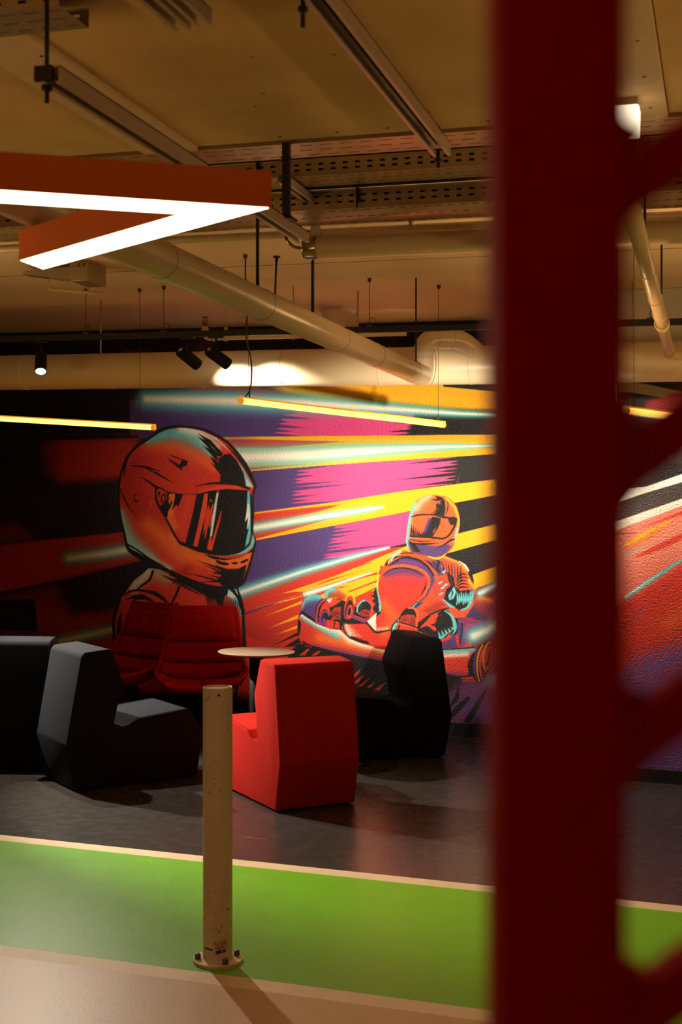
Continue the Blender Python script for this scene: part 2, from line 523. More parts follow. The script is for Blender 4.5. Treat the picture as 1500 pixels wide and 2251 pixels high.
def paint_main(cv):
    P, S, K, B = cv.poly, cv.stroke, cv.spray, cv.beam
    # ---- ground: right half bands
    P('X', [(-400, 700), (1300, 700), (1300, 1700), (-400, 1700)], BLK)
    # upper wall above the duct
    P('X', [(420, 640), (760, 640), (760, 850), (420, 850)], PUR, .9, 30)
    K('X', [(600, 748), (700, 752)], 22, MAG, .9)
    K('X', [(880, 742), (900, 742)], [20, 16], MAG, .85)
    K('X', [(280, 775), (330, 780)], 8, DRE, .8)
    # yellow top stripe
    P('A', [(120, -60), (1700, -120), (1700, 210), (1200, 150), (500, 90), (300, 60)], YEL, 1, 14)
    P('A', [(-60, -300), (1700, -300), (1700, -60), (-60, -60)], BLK, 1, 14)
    P('X', [(975, 850), (1300, 880), (1300, 640), (975, 640)], BLK, 1, 1)
    P('A', [(-300, 60), (-40, 0), (120, 20), (420, 75), (200, 90), (-200, 90)], DRE, .9, 5)
    # purple/magenta band one
    P('A', [(-520, 95), (0, 110), (420, 130), (1500, 170), (1700, 180), (1700, 285), (0, 300), (-520, 300)], PUR, 1, 4)
    P('A', [(322, 130), (700, 140), (1010, 170), (1010, 292), (242, 292)], MAG, 1, 5)
    cv.spikes('A', [(300, 150), (230, 292)], (1, .06), [90, 180, 60, 160, 110, 220], 1.0, PUR)
    
    P('A', [(1000, 150), (1700, 150), (1700, 284), (960, 290)], BLK, 1, 8)
    cv.spikes('A', [(1010, 180), (1000, 292)], (-1, .03), [60, 120, 50, 150, 170], .9, BLK)
    # teal beam one
    
    
    # yellow band + red wedge + beam two
    P('A', [(-40, 292), (1700, 276), (1700, 378), (700, 432), (120, 474), (-60, 474)], YEL)
    P('A', [(-60, 305), (120, 304), (620, 316), (400, 335), (250, 352), (-60, 346)], RED, 1, 1)
    P('A', [(-60, 440), (120, 452), (420, 436), (300, 448), (120, 468), (-60, 474)], RED, 1, 1.2)
    B('A', [(-60, 402), (80, 400), (400, 388), (800, 362), (1150, 344), (1460, 338)], [27, 27, 26, 18, 10, 3], [11, 13, 12, 7, 3, 1])
    # purple/magenta band two
    P('A', [(-60, 476), (120, 474), (700, 430), (1700, 364), (1700, 485), (960, 575), (560, 640), (140, 696), (-60, 710)], PUR)
    c2 = cv.cov('A', [(-60, 478), (120, 476), (700, 432), (1700, 366), (1700, 485), (960, 575), (560, 640), (140, 696), (-60, 710)])
    P('A', [(380, 420), (1240, 350), (1240, 600), (328, 700)], MAG, 1, 5, c2)
    cv.spikes('A', [(360, 452), (320, 668)], (1, -.09), [220, 90, 130, 60, 260, 340, 70, 160, 120, 310], 1.05, PUR, c2)
    
    P('A', [(1230, 380), (1700, 350), (1700, 500), (1220, 560)], BLK, 1, 8, c2)
    cv.spikes('A', [(1240, 396), (1200, 560)], (-1, .1), [300, 60, 180, 120, 330, 60, 200, 290], 1.05, BLK, c2)
    # yellow band two with red wedge and beam three
    P('A', [(120, 696), (560, 640), (960, 575), (1480, 510), (1700, 478), (1700, 555), (1480, 592), (960, 690), (150, 842), (60, 858), (60, 704)], YEL)
    P('A', [(60, 712), (300, 682), (600, 652), (480, 690), (200, 750), (60, 770)], RED, 1, 2)
    P('A', [(60, 790), (200, 770), (560, 722), (400, 768), (150, 834), (60, 850)], RED, 1, 1.5)
    B('A', [(60, 784), (140, 776), (500, 716), (760, 676), (830, 664)], [13, 13, 11, 8, 3], [6, 6, 5, 3, 1], 1, 1)
    # black / yellow bands right of the rider
    P('A', [(900, 700), (1480, 592), (1700, 552), (1700, 690), (1480, 742), (900, 900)], BLK)
    P('A', [(1100, 838), (1480, 742), (1700, 686), (1700, 765), (1480, 826), (1100, 930)], YEL)
    P('A', [(1050, 945), (1480, 826), (1700, 765), (1700, 890), (1480, 962), (1050, 1110)], BLK)
    P('A', [(1200, 1062), (1480, 962), (1700, 888), (1700, 970), (1480, 1046), (1250, 1130)], YEL)
    P('A', [(1250, 1118), (1480, 1046), (1700, 970), (1700, 1600), (1200, 1600)], DRE)
    # purple/magenta band three
    c3p = [(60, 858), (150, 842), (960, 690), (1000, 690), (990, 850), (850, 880), (700, 925), (400, 1012), (60, 1125), (0, 1145)]
    P('A', c3p, PUR); c3 = cv.cov('A', c3p)
    P('A', [(586, 740), (1100, 660), (1100, 880), (488, 1000)], MAG, 1, 5, c3)
    cv.spikes('A', [(560, 776), (490, 960)], (1, -.13), [90, 190, 130, 60, 150, 110, 420, 60, 200], 1.0, PUR, c3)
    
    # red field, yellow wedge with red flicks
    P('A', [(40, 1140), (400, 1015), (700, 925), (860, 882), (1100, 860), (1300, 1300), (1300, 1700), (-120, 1700), (-120, 1180)], RED)
    P('R', [(900, 505), (1480, 262), (1530, 262), (1530, 560), (1050, 740), (700, 690), (1000, 590), (640, 640), (560, 640), (460, 655)], YEL, 1, .8)
    for t in ([(1010, 440), (1215, 388), (830, 520), (520, 615), (480, 590)], [(760, 562), (1020, 492), (1210, 438), (1000, 500), (700, 600)],
              [(640, 640), (960, 540), (1235, 486), (1010, 560), (760, 620)], [(990, 640), (1235, 545), (1235, 560), (1000, 646)],
              [(1090, 672), (1230, 600), (1235, 612), (1080, 690)], [(1110, 520), (1240, 478), (1240, 496), (1100, 530)]):
        P('R', t, RED)
    for t in ([(450, 656), (840, 540), (700, 600)], [(220, 782), (660, 640), (420, 725), (660, 662), (540, 705)],
              [(300, 848), (620, 712), (610, 740)], [(335, 944), (590, 828), (580, 862)], [(385, 1000), (585, 915), (582, 940)]):
        P('R', t, YEL)
    S('R', [(110, 838), (300, 765), (520, 688)], (5, 3, .2), PUR)
    B('R', [(640, 660), (760, 625), (1000, 545), (1190, 485)], [7, 6, 4, 1.5], [4, 3, 2, .8])
    B('A', [(-30, 1140), (60, 1122), (400, 1008), (650, 935), (860, 880)], [17, 15, 11, 8, 3], [6, 5, 3, 2, 1])
    K('R', [(160, 980), (330, 1050)], 40, DRE, .35)
    # lower black mass with red flicks under the kart
    P('R', [(560, 1075), (700, 1060), (1300, 1200), (1640, 1330), (2300, 1250), (2300, 1700), (700, 1900), (100, 1900), (300, 1300)], BLK, 1, 4)
    P('R', [(-100, 900), (380, 1090), (560, 1090), (500, 1160), (520, 1700), (-200, 1800)], RED, 1, 3)
    for t in ([(370, 1088), (580, 975), (585, 1000)], [(470, 1095), (590, 1020), (610, 1060), (520, 1095)], [(500, 1170), (620, 1075), (680, 1090), (560, 1180)],
              [(620, 1165), (700, 1090), (760, 1100), (660, 1170)]):
        P('R', t, BLK)
    for t in ([(690, 1165), (750, 1128), (770, 1132), (735, 1165)], [(590, 1165), (660, 1110), (680, 1112), (640, 1165)],
              [(1020, 1350), (1100, 1270), (1080, 1320), (1030, 1360)], [(1030, 1400), (1140, 1310), (1080, 1390)], [(1080, 1420), (1180, 1345), (1110, 1420)],
              [(1150, 1430), (1220, 1380), (1180, 1430)], [(1210, 1450), (1310, 1385), (1250, 1455)], [(1600, 1440), (1680, 1310), (1640, 1440)],
              [(1660, 1480), (1760, 1340), (1710, 1480)], [(1400, 1480), (1500, 1400), (1440, 1500)], [(900, 1500), (1000, 1400), (960, 1500)]):
        P('R', t, RED)
    # purple floor area low right of the kart, black rays
    P('X', [(960, 1545), (1010, 1500), (1120, 1470), (1200, 1460), (1200, 1700), (900, 1700)], VIO, .8, 14)
    K('X', [(1060, 1560), (1100, 1540)], 34, PUR, .9)
    for t in ([(968, 1600), (1000, 1555), (1028, 1530), (1036, 1535), (1000, 1575)], [(1012, 1600), (1046, 1545), (1075, 1505), (1060, 1545), (1030, 1598)],
              [(985, 1560), (1000, 1530), (1012, 1500), (1008, 1540)]):
        P('X', t, BLK)
    # ---- left part, behind the helmet
    P('L', [(-900, 20), (640, 20), (660, 300), (-900, 330)], (20, 12, 20), .9, 20)
    K('L', [(1000, 190), (1300, 210)], [34, 40], PUR, .9)
    P('L', [(240, 318), (760, 306), (720, 525), (300, 552), (250, 500), (230, 400)], DRE, .9, 16)
    P('L', [(330, 318), (760, 306), (720, 525), (330, 548), (320, 430)], RED, .8, 18)
    P('L', [(-900, 330), (-900, 310), (760, 292), (760, 306), (200, 320)], BLK, 1, 2)
    P('L', [(-300, 560), (300, 552), (720, 525), (720, 830), (200, 880), (-300, 900)], PUR, .3, 12)
    P('L', [(-600, 905), (0, 895), (130, 880), (700, 822), (770, 985), (400, 1075), (0, 1155), (-600, 1250)], RED, .9, 3)
    P('L', [(-600, 790), (100, 780), (180, 850), (200, 880), (-600, 915)], DRE, .8, 16)
    B('L', [(380, 968), (560, 945), (720, 918)], [17, 16, 15], [7.5, 7, 7])
    P('L', [(260, 1110), (770, 990), (860, 1060), (700, 1270), (420, 1290), (330, 1200)], (34, 22, 40), .95, 14)
    P('L', [(-600, 1200), (0, 1180), (300, 1110), (360, 1200), (400, 1275), (640, 1245), (700, 1600), (-600, 1900)], DRE, .9, 16)
    P('L', [(-600, 1230), (150, 1190), (380, 1290), (660, 1260), (700, 1900), (-600, 1900)], RED, .5, 18)
    B('L', [(330, 1425), (480, 1390), (660, 1350)], [17, 16, 14], [6, 6, 6], .9, .8)
    B('A', [(-430, 90), (0, 100), (400, 112), (800, 138), (1250, 168), (1600, 180)], [24, 27, 24, 17, 9, 5], [8, 10, 9, 6, 3, 1.4])
    paint_helmet(cv)
    P('X', [(-500, 1530), (100, 1535), (420, 1520), (620, 1540), (700, 1600), (700, 1900), (-500, 1900)], BLK, 1, 16)  # shade at the wall foot, painted black behind the shell chairs
    paint_kart(cv)


def paint_helmet(cv):
    P, S, K = cv.poly, cv.stroke, cv.spray
    # ---- body in racing suit
    body = [(440, 115), (330, 225), (250, 330), (190, 440), (135, 540), (115, 660), (130, 850), (160, 1000), (260, 1200), (500, 1500), (1300, 1500), (1420, 900), (1400, 570), (1350, 400), (1240, 250), (800, 100)]
    P('P', body, BLK, 1, .6, lab=1)
    P('P', [(470, 130), (400, 195), (330, 245), (265, 335), (215, 400), (165, 560), (140, 640), (150, 780), (180, 920), (300, 1180), (520, 1480), (1280, 1480), (1380, 900), (1375, 570), (1330, 420), (1230, 300), (900, 200), (600, 140)], RED)
    suit = cv.cov('P', [(470, 130), (400, 195), (330, 245), (265, 335), (215, 400), (165, 560), (140, 640), (150, 780), (180, 920), (300, 1180), (520, 1480), (1280, 1480), (1380, 900), (1375, 570), (1330, 420), (1230, 300), (900, 200), (600, 140)])
    K('P', [(480, 150), (400, 230), (320, 320)], [16, 15, 12], (200, 190, 150), 1, suit)
    K('P', [(560, 180), (640, 230)], [16, 14], (170, 160, 120), .8, suit)
    K('P', [(330, 420), (500, 480)], 10, ORA, .5, suit)
    K('P', [(1260, 340), (1340, 440), (1370, 540)], [13, 12, 8], TEA, 1, suit)
    P('P', [(1230, 345), (1300, 365), (1330, 400), (1290, 420), (1240, 400)], (215, 225, 215), .9, 1.5, suit)
    S('P', [(515, 150), (480, 240), (400, 300), (360, 340)], (6, 5, 3), BLK)
    S('P', [(225, 385), (330, 345), (440, 350), (560, 395), (670, 475)], (3, 5, 5, 6, 4), BLK)
    S('P', [(460, 340), (540, 360), (620, 420), (660, 470)], (1, 3, 4, 2), BLK)
    S('P', [(770, 300), (740, 380), (690, 480)], (6, 6, 4), BLK)
    P('P', [(230, 440), (330, 390), (410, 378), (490, 420), (540, 465), (420, 430), (350, 438), (270, 475), (340, 420)], BLK)
    S('P', [(520, 420), (580, 460)], 3, BLK)
    S('P', [(205, 560), (185, 700), (190, 850), (215, 980)], (2, 9, 12, 4), BLK)
    S('P', [(255, 680), (262, 800), (230, 940)], (1, 5, 1), BLK)
    S('P', [(150, 640), (160, 800), (190, 900)], (1, 2, 1), (190, 150, 70))
    S('P', [(560, 480), (540, 600), (600, 700)], (8, 10, 2), DRE, .8)
    S('P', [(730, 450), (755, 480), (755, 520)], (1, 4, 1), BLK)
    # collar hatching under the chin
    for i in range(9):
        S('P', [(585 + i * 34, 195 + i * 18), (640 + i * 36, 210 + i * 19), (720 + i * 32, 240 + i * 19)], (.3, 2.4, 1), BLK)
        S('P', [(680 + i * 40, 300 + i * 12), (730 + i * 40, 260 + i * 14), (800 + i * 38, 235 + i * 16)], (.3, 2.4, 1), BLK)
    P('P', [(700, 230), (900, 330), (1050, 410), (1120, 420), (1150, 500), (1180, 520), (1200, 490), (1200, 420), (1240, 370), (1240, 310), (1340, 330), (1360, 260), (1000, 260)], BLK, 1, 1)
    for i in range(7):
        S('P', [(1030 + i * 16, 385), (1040 + i * 15, 450), (1050 + i * 15, 525)], (3, 2.4, .4), BLK)
    for i in range(10):
        S('P', [(1205 + i * 17, 400 + i * 6), (1212 + i * 17, 470), (1220 + i * 17, 540 + i * 4)], (.4, 2.2, .6), BLK)
    S('P', [(1330, 330), (1365, 420), (1400, 560)], (4, 5, 4), BLK)
    # ---- helmet
    out = [(415, 245), (530, 165), (640, 138), (760, 142), (900, 165), (1010, 212), (1110, 275), (1200, 370), (1280, 480), (1340, 610), (1358, 670), (1335, 740),
           (1338, 900), (1332, 1060), (1356, 1140), (1338, 1240), (1310, 1350), (1262, 1490), (1200, 1545), (1080, 1562), (950, 1545), (800, 1508), (600, 1425), (430, 1345), (300, 1275), (232, 1215),
           (200, 1080), (163, 900), (152, 720), (172, 560), (225, 415), (305, 320)]
    P('H', out, BLK, 1, .8, None, True, 1)
    ins = [(430, 262), (540, 190), (650, 162), (760, 162), (890, 188), (1000, 235), (1095, 295), (1180, 385), (1255, 490), (1320, 620), (1335, 675), (1318, 740),
           (1322, 900), (1316, 1070), (1338, 1140), (1318, 1240), (1290, 1340), (1245, 1460), (1180, 1515), (1070, 1532), (950, 1520), (810, 1478), (620, 1395), (450, 1310), (330, 1240), (252, 1190),
           (222, 1080), (182, 900), (172, 720), (190, 570), (242, 430), (320, 338)]
    P('H', ins, RED, 1, .6, None, True)
    c = cv.cov('H', ins, True)
    K('H', [(300, 480), (250, 700), (400, 900), (560, 1100)], [30, 34, 30, 20], (176, 34, 26), .8, c)
    K('H', [(430, 300), (700, 330), (900, 440), (1000, 520)], [16, 16, 16, 8], ORA, .7, c)
    K('H', [(420, 1000), (560, 1120), (700, 1260), (1000, 1320)], [20, 24, 22, 18], ORA, .9, c)
    K('H', [(640, 1100), (760, 1200)], [12, 12], (240, 130, 40), .6, c)
    K('H', [(410, 270), (600, 205), (760, 215), (900, 300), (960, 380)], [9, 17, 21, 17, 9], TEA, 1, c)
    K('H', [(700, 170), (860, 200), (1000, 330)], [8, 12, 13], CRE, .85, c)
    K('H', [(170, 900), (215, 1060), (260, 1160), (420, 1290)], [12, 18, 22, 16], (150, 205, 180), 1, c)
    K('H', [(420, 1300), (600, 1385)], [12, 8], (190, 205, 170), .9, c)
    P('H', [(236, 1180), (300, 1200), (420, 1290), (610, 1385), (450, 1318), (330, 1248), (258, 1215)], (225, 215, 180), .9, 1, c)
    K('H', [(640, 1500), (760, 1380)], 10, (170, 30, 24), .6, c)
    # black forehead stripe with flicks
    P('H', [(1040, 420), (1085, 388), (1130, 385), (1185, 440), (1245, 550), (1265, 668), (1150, 645), (1040, 640), (1045, 570), (1010, 500)], BLK, 1, .6, c)
    for t in ([(845, 205), (960, 265), (1070, 385), (1050, 412), (980, 330)], [(842, 232), (920, 270), (1050, 410), (1000, 400), (900, 290)], [(885, 308), (980, 360), (1045, 450), (1000, 430)],
              [(955, 410), (1010, 440), (1060, 510), (1020, 520), (985, 460)], [(960, 460), (1030, 505), (1040, 560), (1000, 510)], [(1030, 500), (1100, 480), (1100, 560)]):
        P('H', t, BLK, 1, .6, c)
    P('H', [(905, 205), (1010, 250), (1085, 320), (1160, 405), (1240, 510), (1318, 650), (1330, 680), (1270, 665), (1250, 560), (1190, 440), (1120, 360), (1010, 262)], TEA, 1, .6, c)
    P('H', [(905, 205), (1010, 250), (1085, 320), (1130, 370), (1110, 350), (1010, 262)], CRE, .9, 1.2, c)
    P('H', [(1262, 590), (1300, 640), (1322, 676), (1272, 662)], (205, 220, 205), .8, 2, c)
    S('H', [(1095, 310), (1180, 400), (1260, 510), (1335, 650)], (1, 4, 4, 3), BLK)
    # vents and creases
    P('H', [(585, 385), (700, 425), (765, 450), (750, 490), (715, 500), (708, 528), (620, 460), (575, 425), (640, 450), (690, 480), (712, 440), (640, 415)], BLK, 1, .6, c)
    S('H', [(255, 488), (400, 500), (530, 542)], (1, 5, .5), BLK)
    S('H', [(380, 500), (500, 560), (645, 645)], (1, 5, .5), BLK)
    S('H', [(345, 585), (420, 625), (480, 668), (560, 700)], (.5, 4, 6, 3), BLK)
    S('H', [(240, 430), (215, 500), (215, 580)], (1, 5, .5), BLK)
    P('H', [(300, 745), (325, 745), (330, 800), (305, 805), (292, 775)], BLK, 1, .6, c, True)
    P('H', [(310, 752), (330, 748), (332, 782), (316, 790), (304, 772)], RED, 1, .6, c, True)
    S('H', [(175, 690), (240, 830), (335, 945)], (3, 3, .4), BLK)
    S('H', [(430, 800), (445, 870), (440, 800), (470, 800)], (1, 3, 2), ORA, .8)
    S('H', [(820, 670), (940, 645), (1060, 640), (1180, 650), (1300, 690)], (.5, 4, 6, 5, 6), BLK)
    P('H', [(830, 720), (930, 690), (1050, 660), (1180, 668), (1275, 692), (1150, 690), (1030, 700), (900, 725)], (228, 66, 34), 1, .6, c, False)
    # jaw line
    S('H', [(228, 1165), (330, 1225), (440, 1300), (580, 1370)], (4, 4, 4, .5), BLK)
    # visor opening
    vis = [(475, 680), (600, 715), (740, 738), (860, 730), (960, 705), (1100, 690), (1275, 702), (1312, 735), (1328, 900), (1318, 1080), (1300, 1180), (1240, 1235), (1120, 1270), (980, 1265), (850, 1235), (690, 1172), (635, 1090), (555, 930), (505, 850), (475, 785)]
    P('H', vis, BLK, 1, .7, c)
    Q = 'Q'
    P(Q, [(95, 95), (130, 85), (235, 145), (225, 235), (140, 330), (100, 240), (85, 150)], (196, 40, 28), 1, .5)
    P(Q, [(150, 200), (185, 160), (215, 175), (205, 235), (165, 280), (145, 250)], BLK, 1, .5, None, True)
    P(Q, [(165, 210), (185, 185), (198, 195), (190, 235), (168, 255)], RED, 1, .5, None, True)
    P(Q, [(105, 150), (125, 125), (138, 150), (122, 190), (108, 185)], BLK, 1, .5, None, True)
    pan = [(455, 172), (638, 170), (590, 420), (485, 835), (405, 810), (330, 680), (230, 490), (250, 440), (300, 480), (360, 310), (390, 330)]
    P(Q, pan, RED, 1, .5); pc = cv.cov(Q, pan)
    K(Q, [(250, 460), (300, 540), (340, 600)], 12, ORA, .9, pc)
    K(Q, [(540, 180), (480, 480), (440, 700)], 9, (226, 64, 40), .7, pc)
    P(Q, [(265, 160), (345, 160), (335, 250), (310, 300), (300, 240), (265, 310), (255, 250), (290, 200), (255, 230)], ORA, 1, .5)
    P(Q, [(240, 430), (300, 300), (330, 270), (300, 380), (320, 370), (360, 310), (330, 430), (300, 490), (270, 470)], ORA, 1, .5)
    P(Q, [(745, 155), (798, 155), (770, 430), (715, 620), (650, 890), (592, 875), (650, 640), (715, 330)], (226, 70, 36), 1, .5)
    P(Q, [(770, 430), (800, 310), (820, 390), (850, 320), (880, 280), (850, 420), (830, 520), (800, 600), (765, 760), (750, 790), (760, 640), (725, 740), (745, 560)], (214, 56, 32), 1, .5)
    P(Q, [(830, 520), (860, 400), (875, 440), (820, 640), (808, 600)], RED, 1, .5)
    P(Q, [(820, 230), (835, 225), (832, 275), (820, 270)], RED, 1, .4)
    P(Q, [(845, 245), (858, 245), (852, 275), (842, 275)], RED, 1, .4)
    P(Q, [(920, 125), (948, 125), (925, 260), (900, 450), (850, 750), (825, 740), (850, 500), (880, 330)], (196, 214, 198), 1, .6)
    P(Q, [(918, 118), (950, 118), (945, 150), (920, 150)], RED, 1, .6)
    P(Q, [(975, 390), (985, 400), (960, 540), (850, 945), (780, 920), (820, 745), (850, 760), (840, 850), (930, 540)], (222, 62, 34), 1, .5)
    P(Q, [(1338, 130), (1368, 130), (1382, 400), (1385, 700), (1360, 830), (1310, 890), (1320, 800), (1355, 640), (1330, 650), (1350, 480), (1305, 555), (1330, 380)], TEA, 1, .6)
    P(Q, [(1340, 300), (1360, 290), (1375, 480), (1355, 600), (1335, 640), (1345, 480), (1308, 540)], CRE, .9, 1)
    P(Q, [(1415, 710), (1442, 800), (1420, 880), (1330, 960), (1240, 990), (1120, 1005), (1030, 1012), (1200, 985), (1300, 930), (1380, 860), (1405, 780)], TEA, 1, .6)
    P(Q, [(760, 990), (900, 1020), (1060, 1050), (1200, 1040), (1330, 990), (1420, 900), (1425, 950), (1330, 1030), (1200, 1075), (1050, 1085), (880, 1050)], BLK, 1, .6)
    # chin bar
    P('H', [(960, 1290), (1080, 1310), (1200, 1290), (1325, 1235), (1318, 1290), (1275, 1350), (1200, 1375), (1110, 1380), (1020, 1345)], ORA, 1, .8, c)
    P('H', [(1318, 1240), (1300, 1340), (1245, 1462), (1235, 1470), (1262, 1400), (1275, 1340)], (228, 76, 34), 1, .6, c)
    for t in ([(1005, 1305), (1060, 1320), (1120, 1335), (1100, 1352), (1040, 1345), (1010, 1325)], [(1140, 1330), (1190, 1325), (1195, 1338), (1165, 1345)], [(1215, 1325), (1280, 1295), (1285, 1310), (1240, 1335)]):
        P('H', t, BLK, 1, .6, None, True)
    P('H', [(1000, 1350), (1100, 1385), (1200, 1385), (1270, 1345), (1260, 1420), (1230, 1490), (1160, 1540), (1060, 1530), (1010, 1480), (1060, 1440), (980, 1420), (1050, 1400)], BLK, 1, 1, c)
    for (a, b) in (((835, 1312), (1080, 1400)), ((900, 1350), (1080, 1430)), ((960, 1400), (1090, 1450)), ((720, 1415), (1060, 1500)), ((940, 1440), (1080, 1480)), ((860, 1500), (1100, 1500))):
        S('H', [a, ((a[0] + b[0]) / 2, (a[1] + b[1]) / 2 - 6), b], (.3, 3, 5), BLK, 1, .55, c)
    S('H', [(905, 1255), (980, 1290), (1060, 1300)], (1, 4, 1), BLK)
    S('H', [(600, 1430), (800, 1510), (960, 1545), (1100, 1560)], (3, 8, 10, 8), BLK)


def wheel_hatch(cv, f, x0, x1, y0, y1, n, col=BLK, w=1.4, lean=0):
    for i in range(n):
        t = (i + .5) / n
        x = x0[0] + (x1[0] - x0[0]) * t; y = x0[1] + (x1[1] - x0[1]) * t
        X = y0[0] + (y1[0] - y0[0]) * t; Y = y0[1] + (y1[1] - y0[1]) * t
        cv.stroke(f, [(x, y), ((x + X) / 2 + lean, (y + Y) / 2), (X, Y)], (.3, w, w * .8), col)


def paint_kart(cv):
    P, S, K = cv.poly, cv.stroke, cv.spray
    N, O, M = 'N', 'O', 'M'
    for f, pts in ((N, [(110, 520), (220, 270), (340, 210), (480, 230), (600, 130), (800, 190), (900, 300), (1200, 200), (1250, -100), (2000, 0), (2900, 600), (2900, 1500), (1900, 1500), (700, 1110), (300, 980), (110, 880), (85, 700)]),
                   (M, [(160, 1113), (150, 900), (230, 780), (330, 690), (460, 640), (440, 560), (480, 330), (560, 150), (680, 85), (850, 90), (980, 190), (1025, 360), (1000, 500), (960, 640), (860, 730), (980, 780), (1110, 880), (1190, 1100), (1180, 1400), (160, 1400)])):
        cv.label(f, pts, 2)
    # far side pod / wheels at the right
    P(O, [(1010, 300), (1180, 200), (1410, 240), (1400, 420), (1300, 500), (990, 440)], PUR, 1, 1)
    K(O, [(1150, 240), (1340, 260)], 12, (200, 70, 40), .8)
    K(O, [(1230, 215), (1390, 245)], [5, 5], (230, 130, 20), .9)
    K(O, [(1240, 330), (1360, 380)], 11, (190, 50, 60), .7)
    wheel_hatch(cv, O, (1120, 250), (1400, 270), (1060, 400), (1300, 470), 11, BLK, 1.6)
    P(O, [(1340, 190), (1420, 160), (1500, 150), (1560, 400), (1400, 420), (1440, 300)], VIO, 1, 1.5)
    S(O, [(1330, 200), (1400, 170), (1480, 190)], 4, BLK); S(O, [(1350, 220), (1450, 210), (1490, 240)], 3, RED)
    S(O, [(1000, 405), (1130, 445), (1290, 485)], (4, 5, 4), RED); wheel_hatch(cv, O, (1010, 400), (1290, 475), (1005, 425), (1280, 495), 16, BLK, 1.2)
    P(O, [(980, 440), (1060, 440), (1280, 490), (1200, 600), (1020, 760), (820, 760), (960, 600)], VIO, 1, .8)
    P(O, [(985, 470), (1050, 480), (1060, 600), (1015, 740), (960, 560)], PUR, .9, 1)
    S(O, [(1050, 480), (1040, 600), (1015, 740)], (3, 3, 3), BLK)
    S(O, [(1075, 570), (1100, 510), (1160, 500)], (4, 4, 3), RED, .7); S(O, [(1100, 590), (1120, 540), (1170, 525)], (3, 4, 2), (150, 30, 60), .9)
    S(O, [(990, 590), (1000, 680), (1020, 750)], (5, 6, 4), RED)
    # black interior of cockpit and front axle
    P(N, [(480, 300), (720, 300), (920, 420), (1200, 300), (1260, 250), (1300, 500), (1100, 660), (700, 760), (420, 660), (380, 420)], BLK)
    P(O, [(330, 480), (480, 300), (640, 230), (840, 220), (1010, 330), (990, 600), (820, 660), (560, 560)], BLK)
    # rear-left far wheel
    far = [(470, 230), (520, 160), (640, 128), (720, 150), (830, 220), (790, 320), (740, 330), (660, 280), (560, 290), (500, 300)]
    P(N, far, (222, 80, 30), 1, .6); c = cv.cov(N, far)
    K(N, [(480, 240), (560, 170), (620, 160)], [10, 9, 6], TEA, 1, c); K(N, [(700, 150), (820, 230), (790, 310)], [5, 6, 5], YEL, 1, c)
    wheel_hatch(cv, N, (540, 190), (820, 250), (530, 290), (770, 320), 13, BLK, 1.1)
    # far front wheel (upright)
    fw = [(765, 420), (800, 300), (850, 258), (890, 300), (905, 420), (885, 540), (850, 590), (780, 590), (755, 500)]
    P(N, fw, RED, 1, .6, None, True); c = cv.cov(N, fw, True)
    K(N, [(760, 450), (770, 590)], 4, VIO, 1, c)
    P(N, [(790, 420), (820, 340), (860, 320), (885, 370), (895, 430), (870, 540), (840, 585), (800, 580), (780, 500)], BLK, 1, .6, None, True)
    P(N, [(800, 470), (825, 400), (860, 390), (885, 420), (880, 510), (855, 580), (805, 580), (795, 520)], (206, 56, 34), 1, .6, None, True)
    P(N, [(815, 480), (835, 430), (855, 430), (858, 500), (835, 540), (815, 530)], BLK, 1, .6, None, True)
    # steering rod
    P(N, [(870, 535), (1090, 610), (1060, 655), (865, 575)], VIO); P(N, [(890, 530), (1095, 605), (1085, 620), (900, 550)], RED)
    # round far hub between column and seat
    P(N, [(915, 280), (1100, 200), (1230, 190), (1260, 380), (1180, 560), (1100, 600), (950, 500)], RED, 1, 1)
    P(N, [(1180, 200), (1240, 130), (1260, 300), (1250, 420), (1200, 500), (1170, 430), (1215, 380), (1160, 330), (1205, 300), (1140, 255), (1190, 245)], BLK)
    hub = [(945, 440), (975, 360), (1050, 318), (1120, 340), (1165, 430), (1160, 520), (1110, 580), (1020, 560), (950, 515)]
    P(N, hub, BLK, 1, .6, None, True)
    S(N, [(950, 500), (960, 410), (1010, 345), (1070, 325)], (3, 4, 3), TEA); S(N, [(1080, 325), (1140, 370), (1165, 450), (1130, 570)], (2, 2.5, 2.5, 2), (214, 100, 80))
    P(N, [(955, 515), (1000, 480), (1060, 450), (1120, 470), (1150, 440), (1155, 520), (1110, 575), (1020, 552)], RED, 1, .8)
    wheel_hatch(cv, N, (975, 450), (1150, 430), (985, 540), (1120, 580), 9, BLK, 1.5)
    S(N, [(1000, 400), (990, 460)], 2, TEA); S(N, [(1025, 380), (1005, 470)], 2, TEA)
    # near front-left wheel
    tyre = [(135, 480), (160, 380), (220, 280), (330, 235), (430, 270), (500, 320), (550, 450), (560, 560), (500, 690), (400, 680), (330, 640), (220, 560), (130, 530)]
    P(N, tyre, PUR, 1, .6, None, True); c = cv.cov(N, tyre, True)
    K(N, [(150, 400), (230, 290), (340, 250), (440, 290)], [11, 14, 14, 7], TEA, 1, c)
    K(N, [(160, 500), (300, 470)], 12, VIO, .8, c)
    wheel_hatch(cv, N, (205, 320), (370, 330), (180, 490), (330, 540), 7, PUR, 3)
    P(N, [(110, 540), (160, 470), (230, 520), (360, 610), (380, 660), (250, 590), (160, 520)], BLK, 1, 1)
    rim = [(360, 640), (350, 530), (380, 400), (430, 330), (490, 310), (540, 380), (560, 520), (550, 600), (500, 700), (420, 690)]
    P(N, rim, RED, 1, .6, None, True)
    S(N, [(360, 640), (350, 520), (390, 380), (460, 300)], (3, 5, 5, 3), VIO); S(N, [(400, 640), (395, 520), (430, 400), (500, 330)], (4, 4, 4, 2), BLK)
    S(N, [(345, 560), (370, 400), (440, 300)], (1, 2.5, 1.5), BLK)
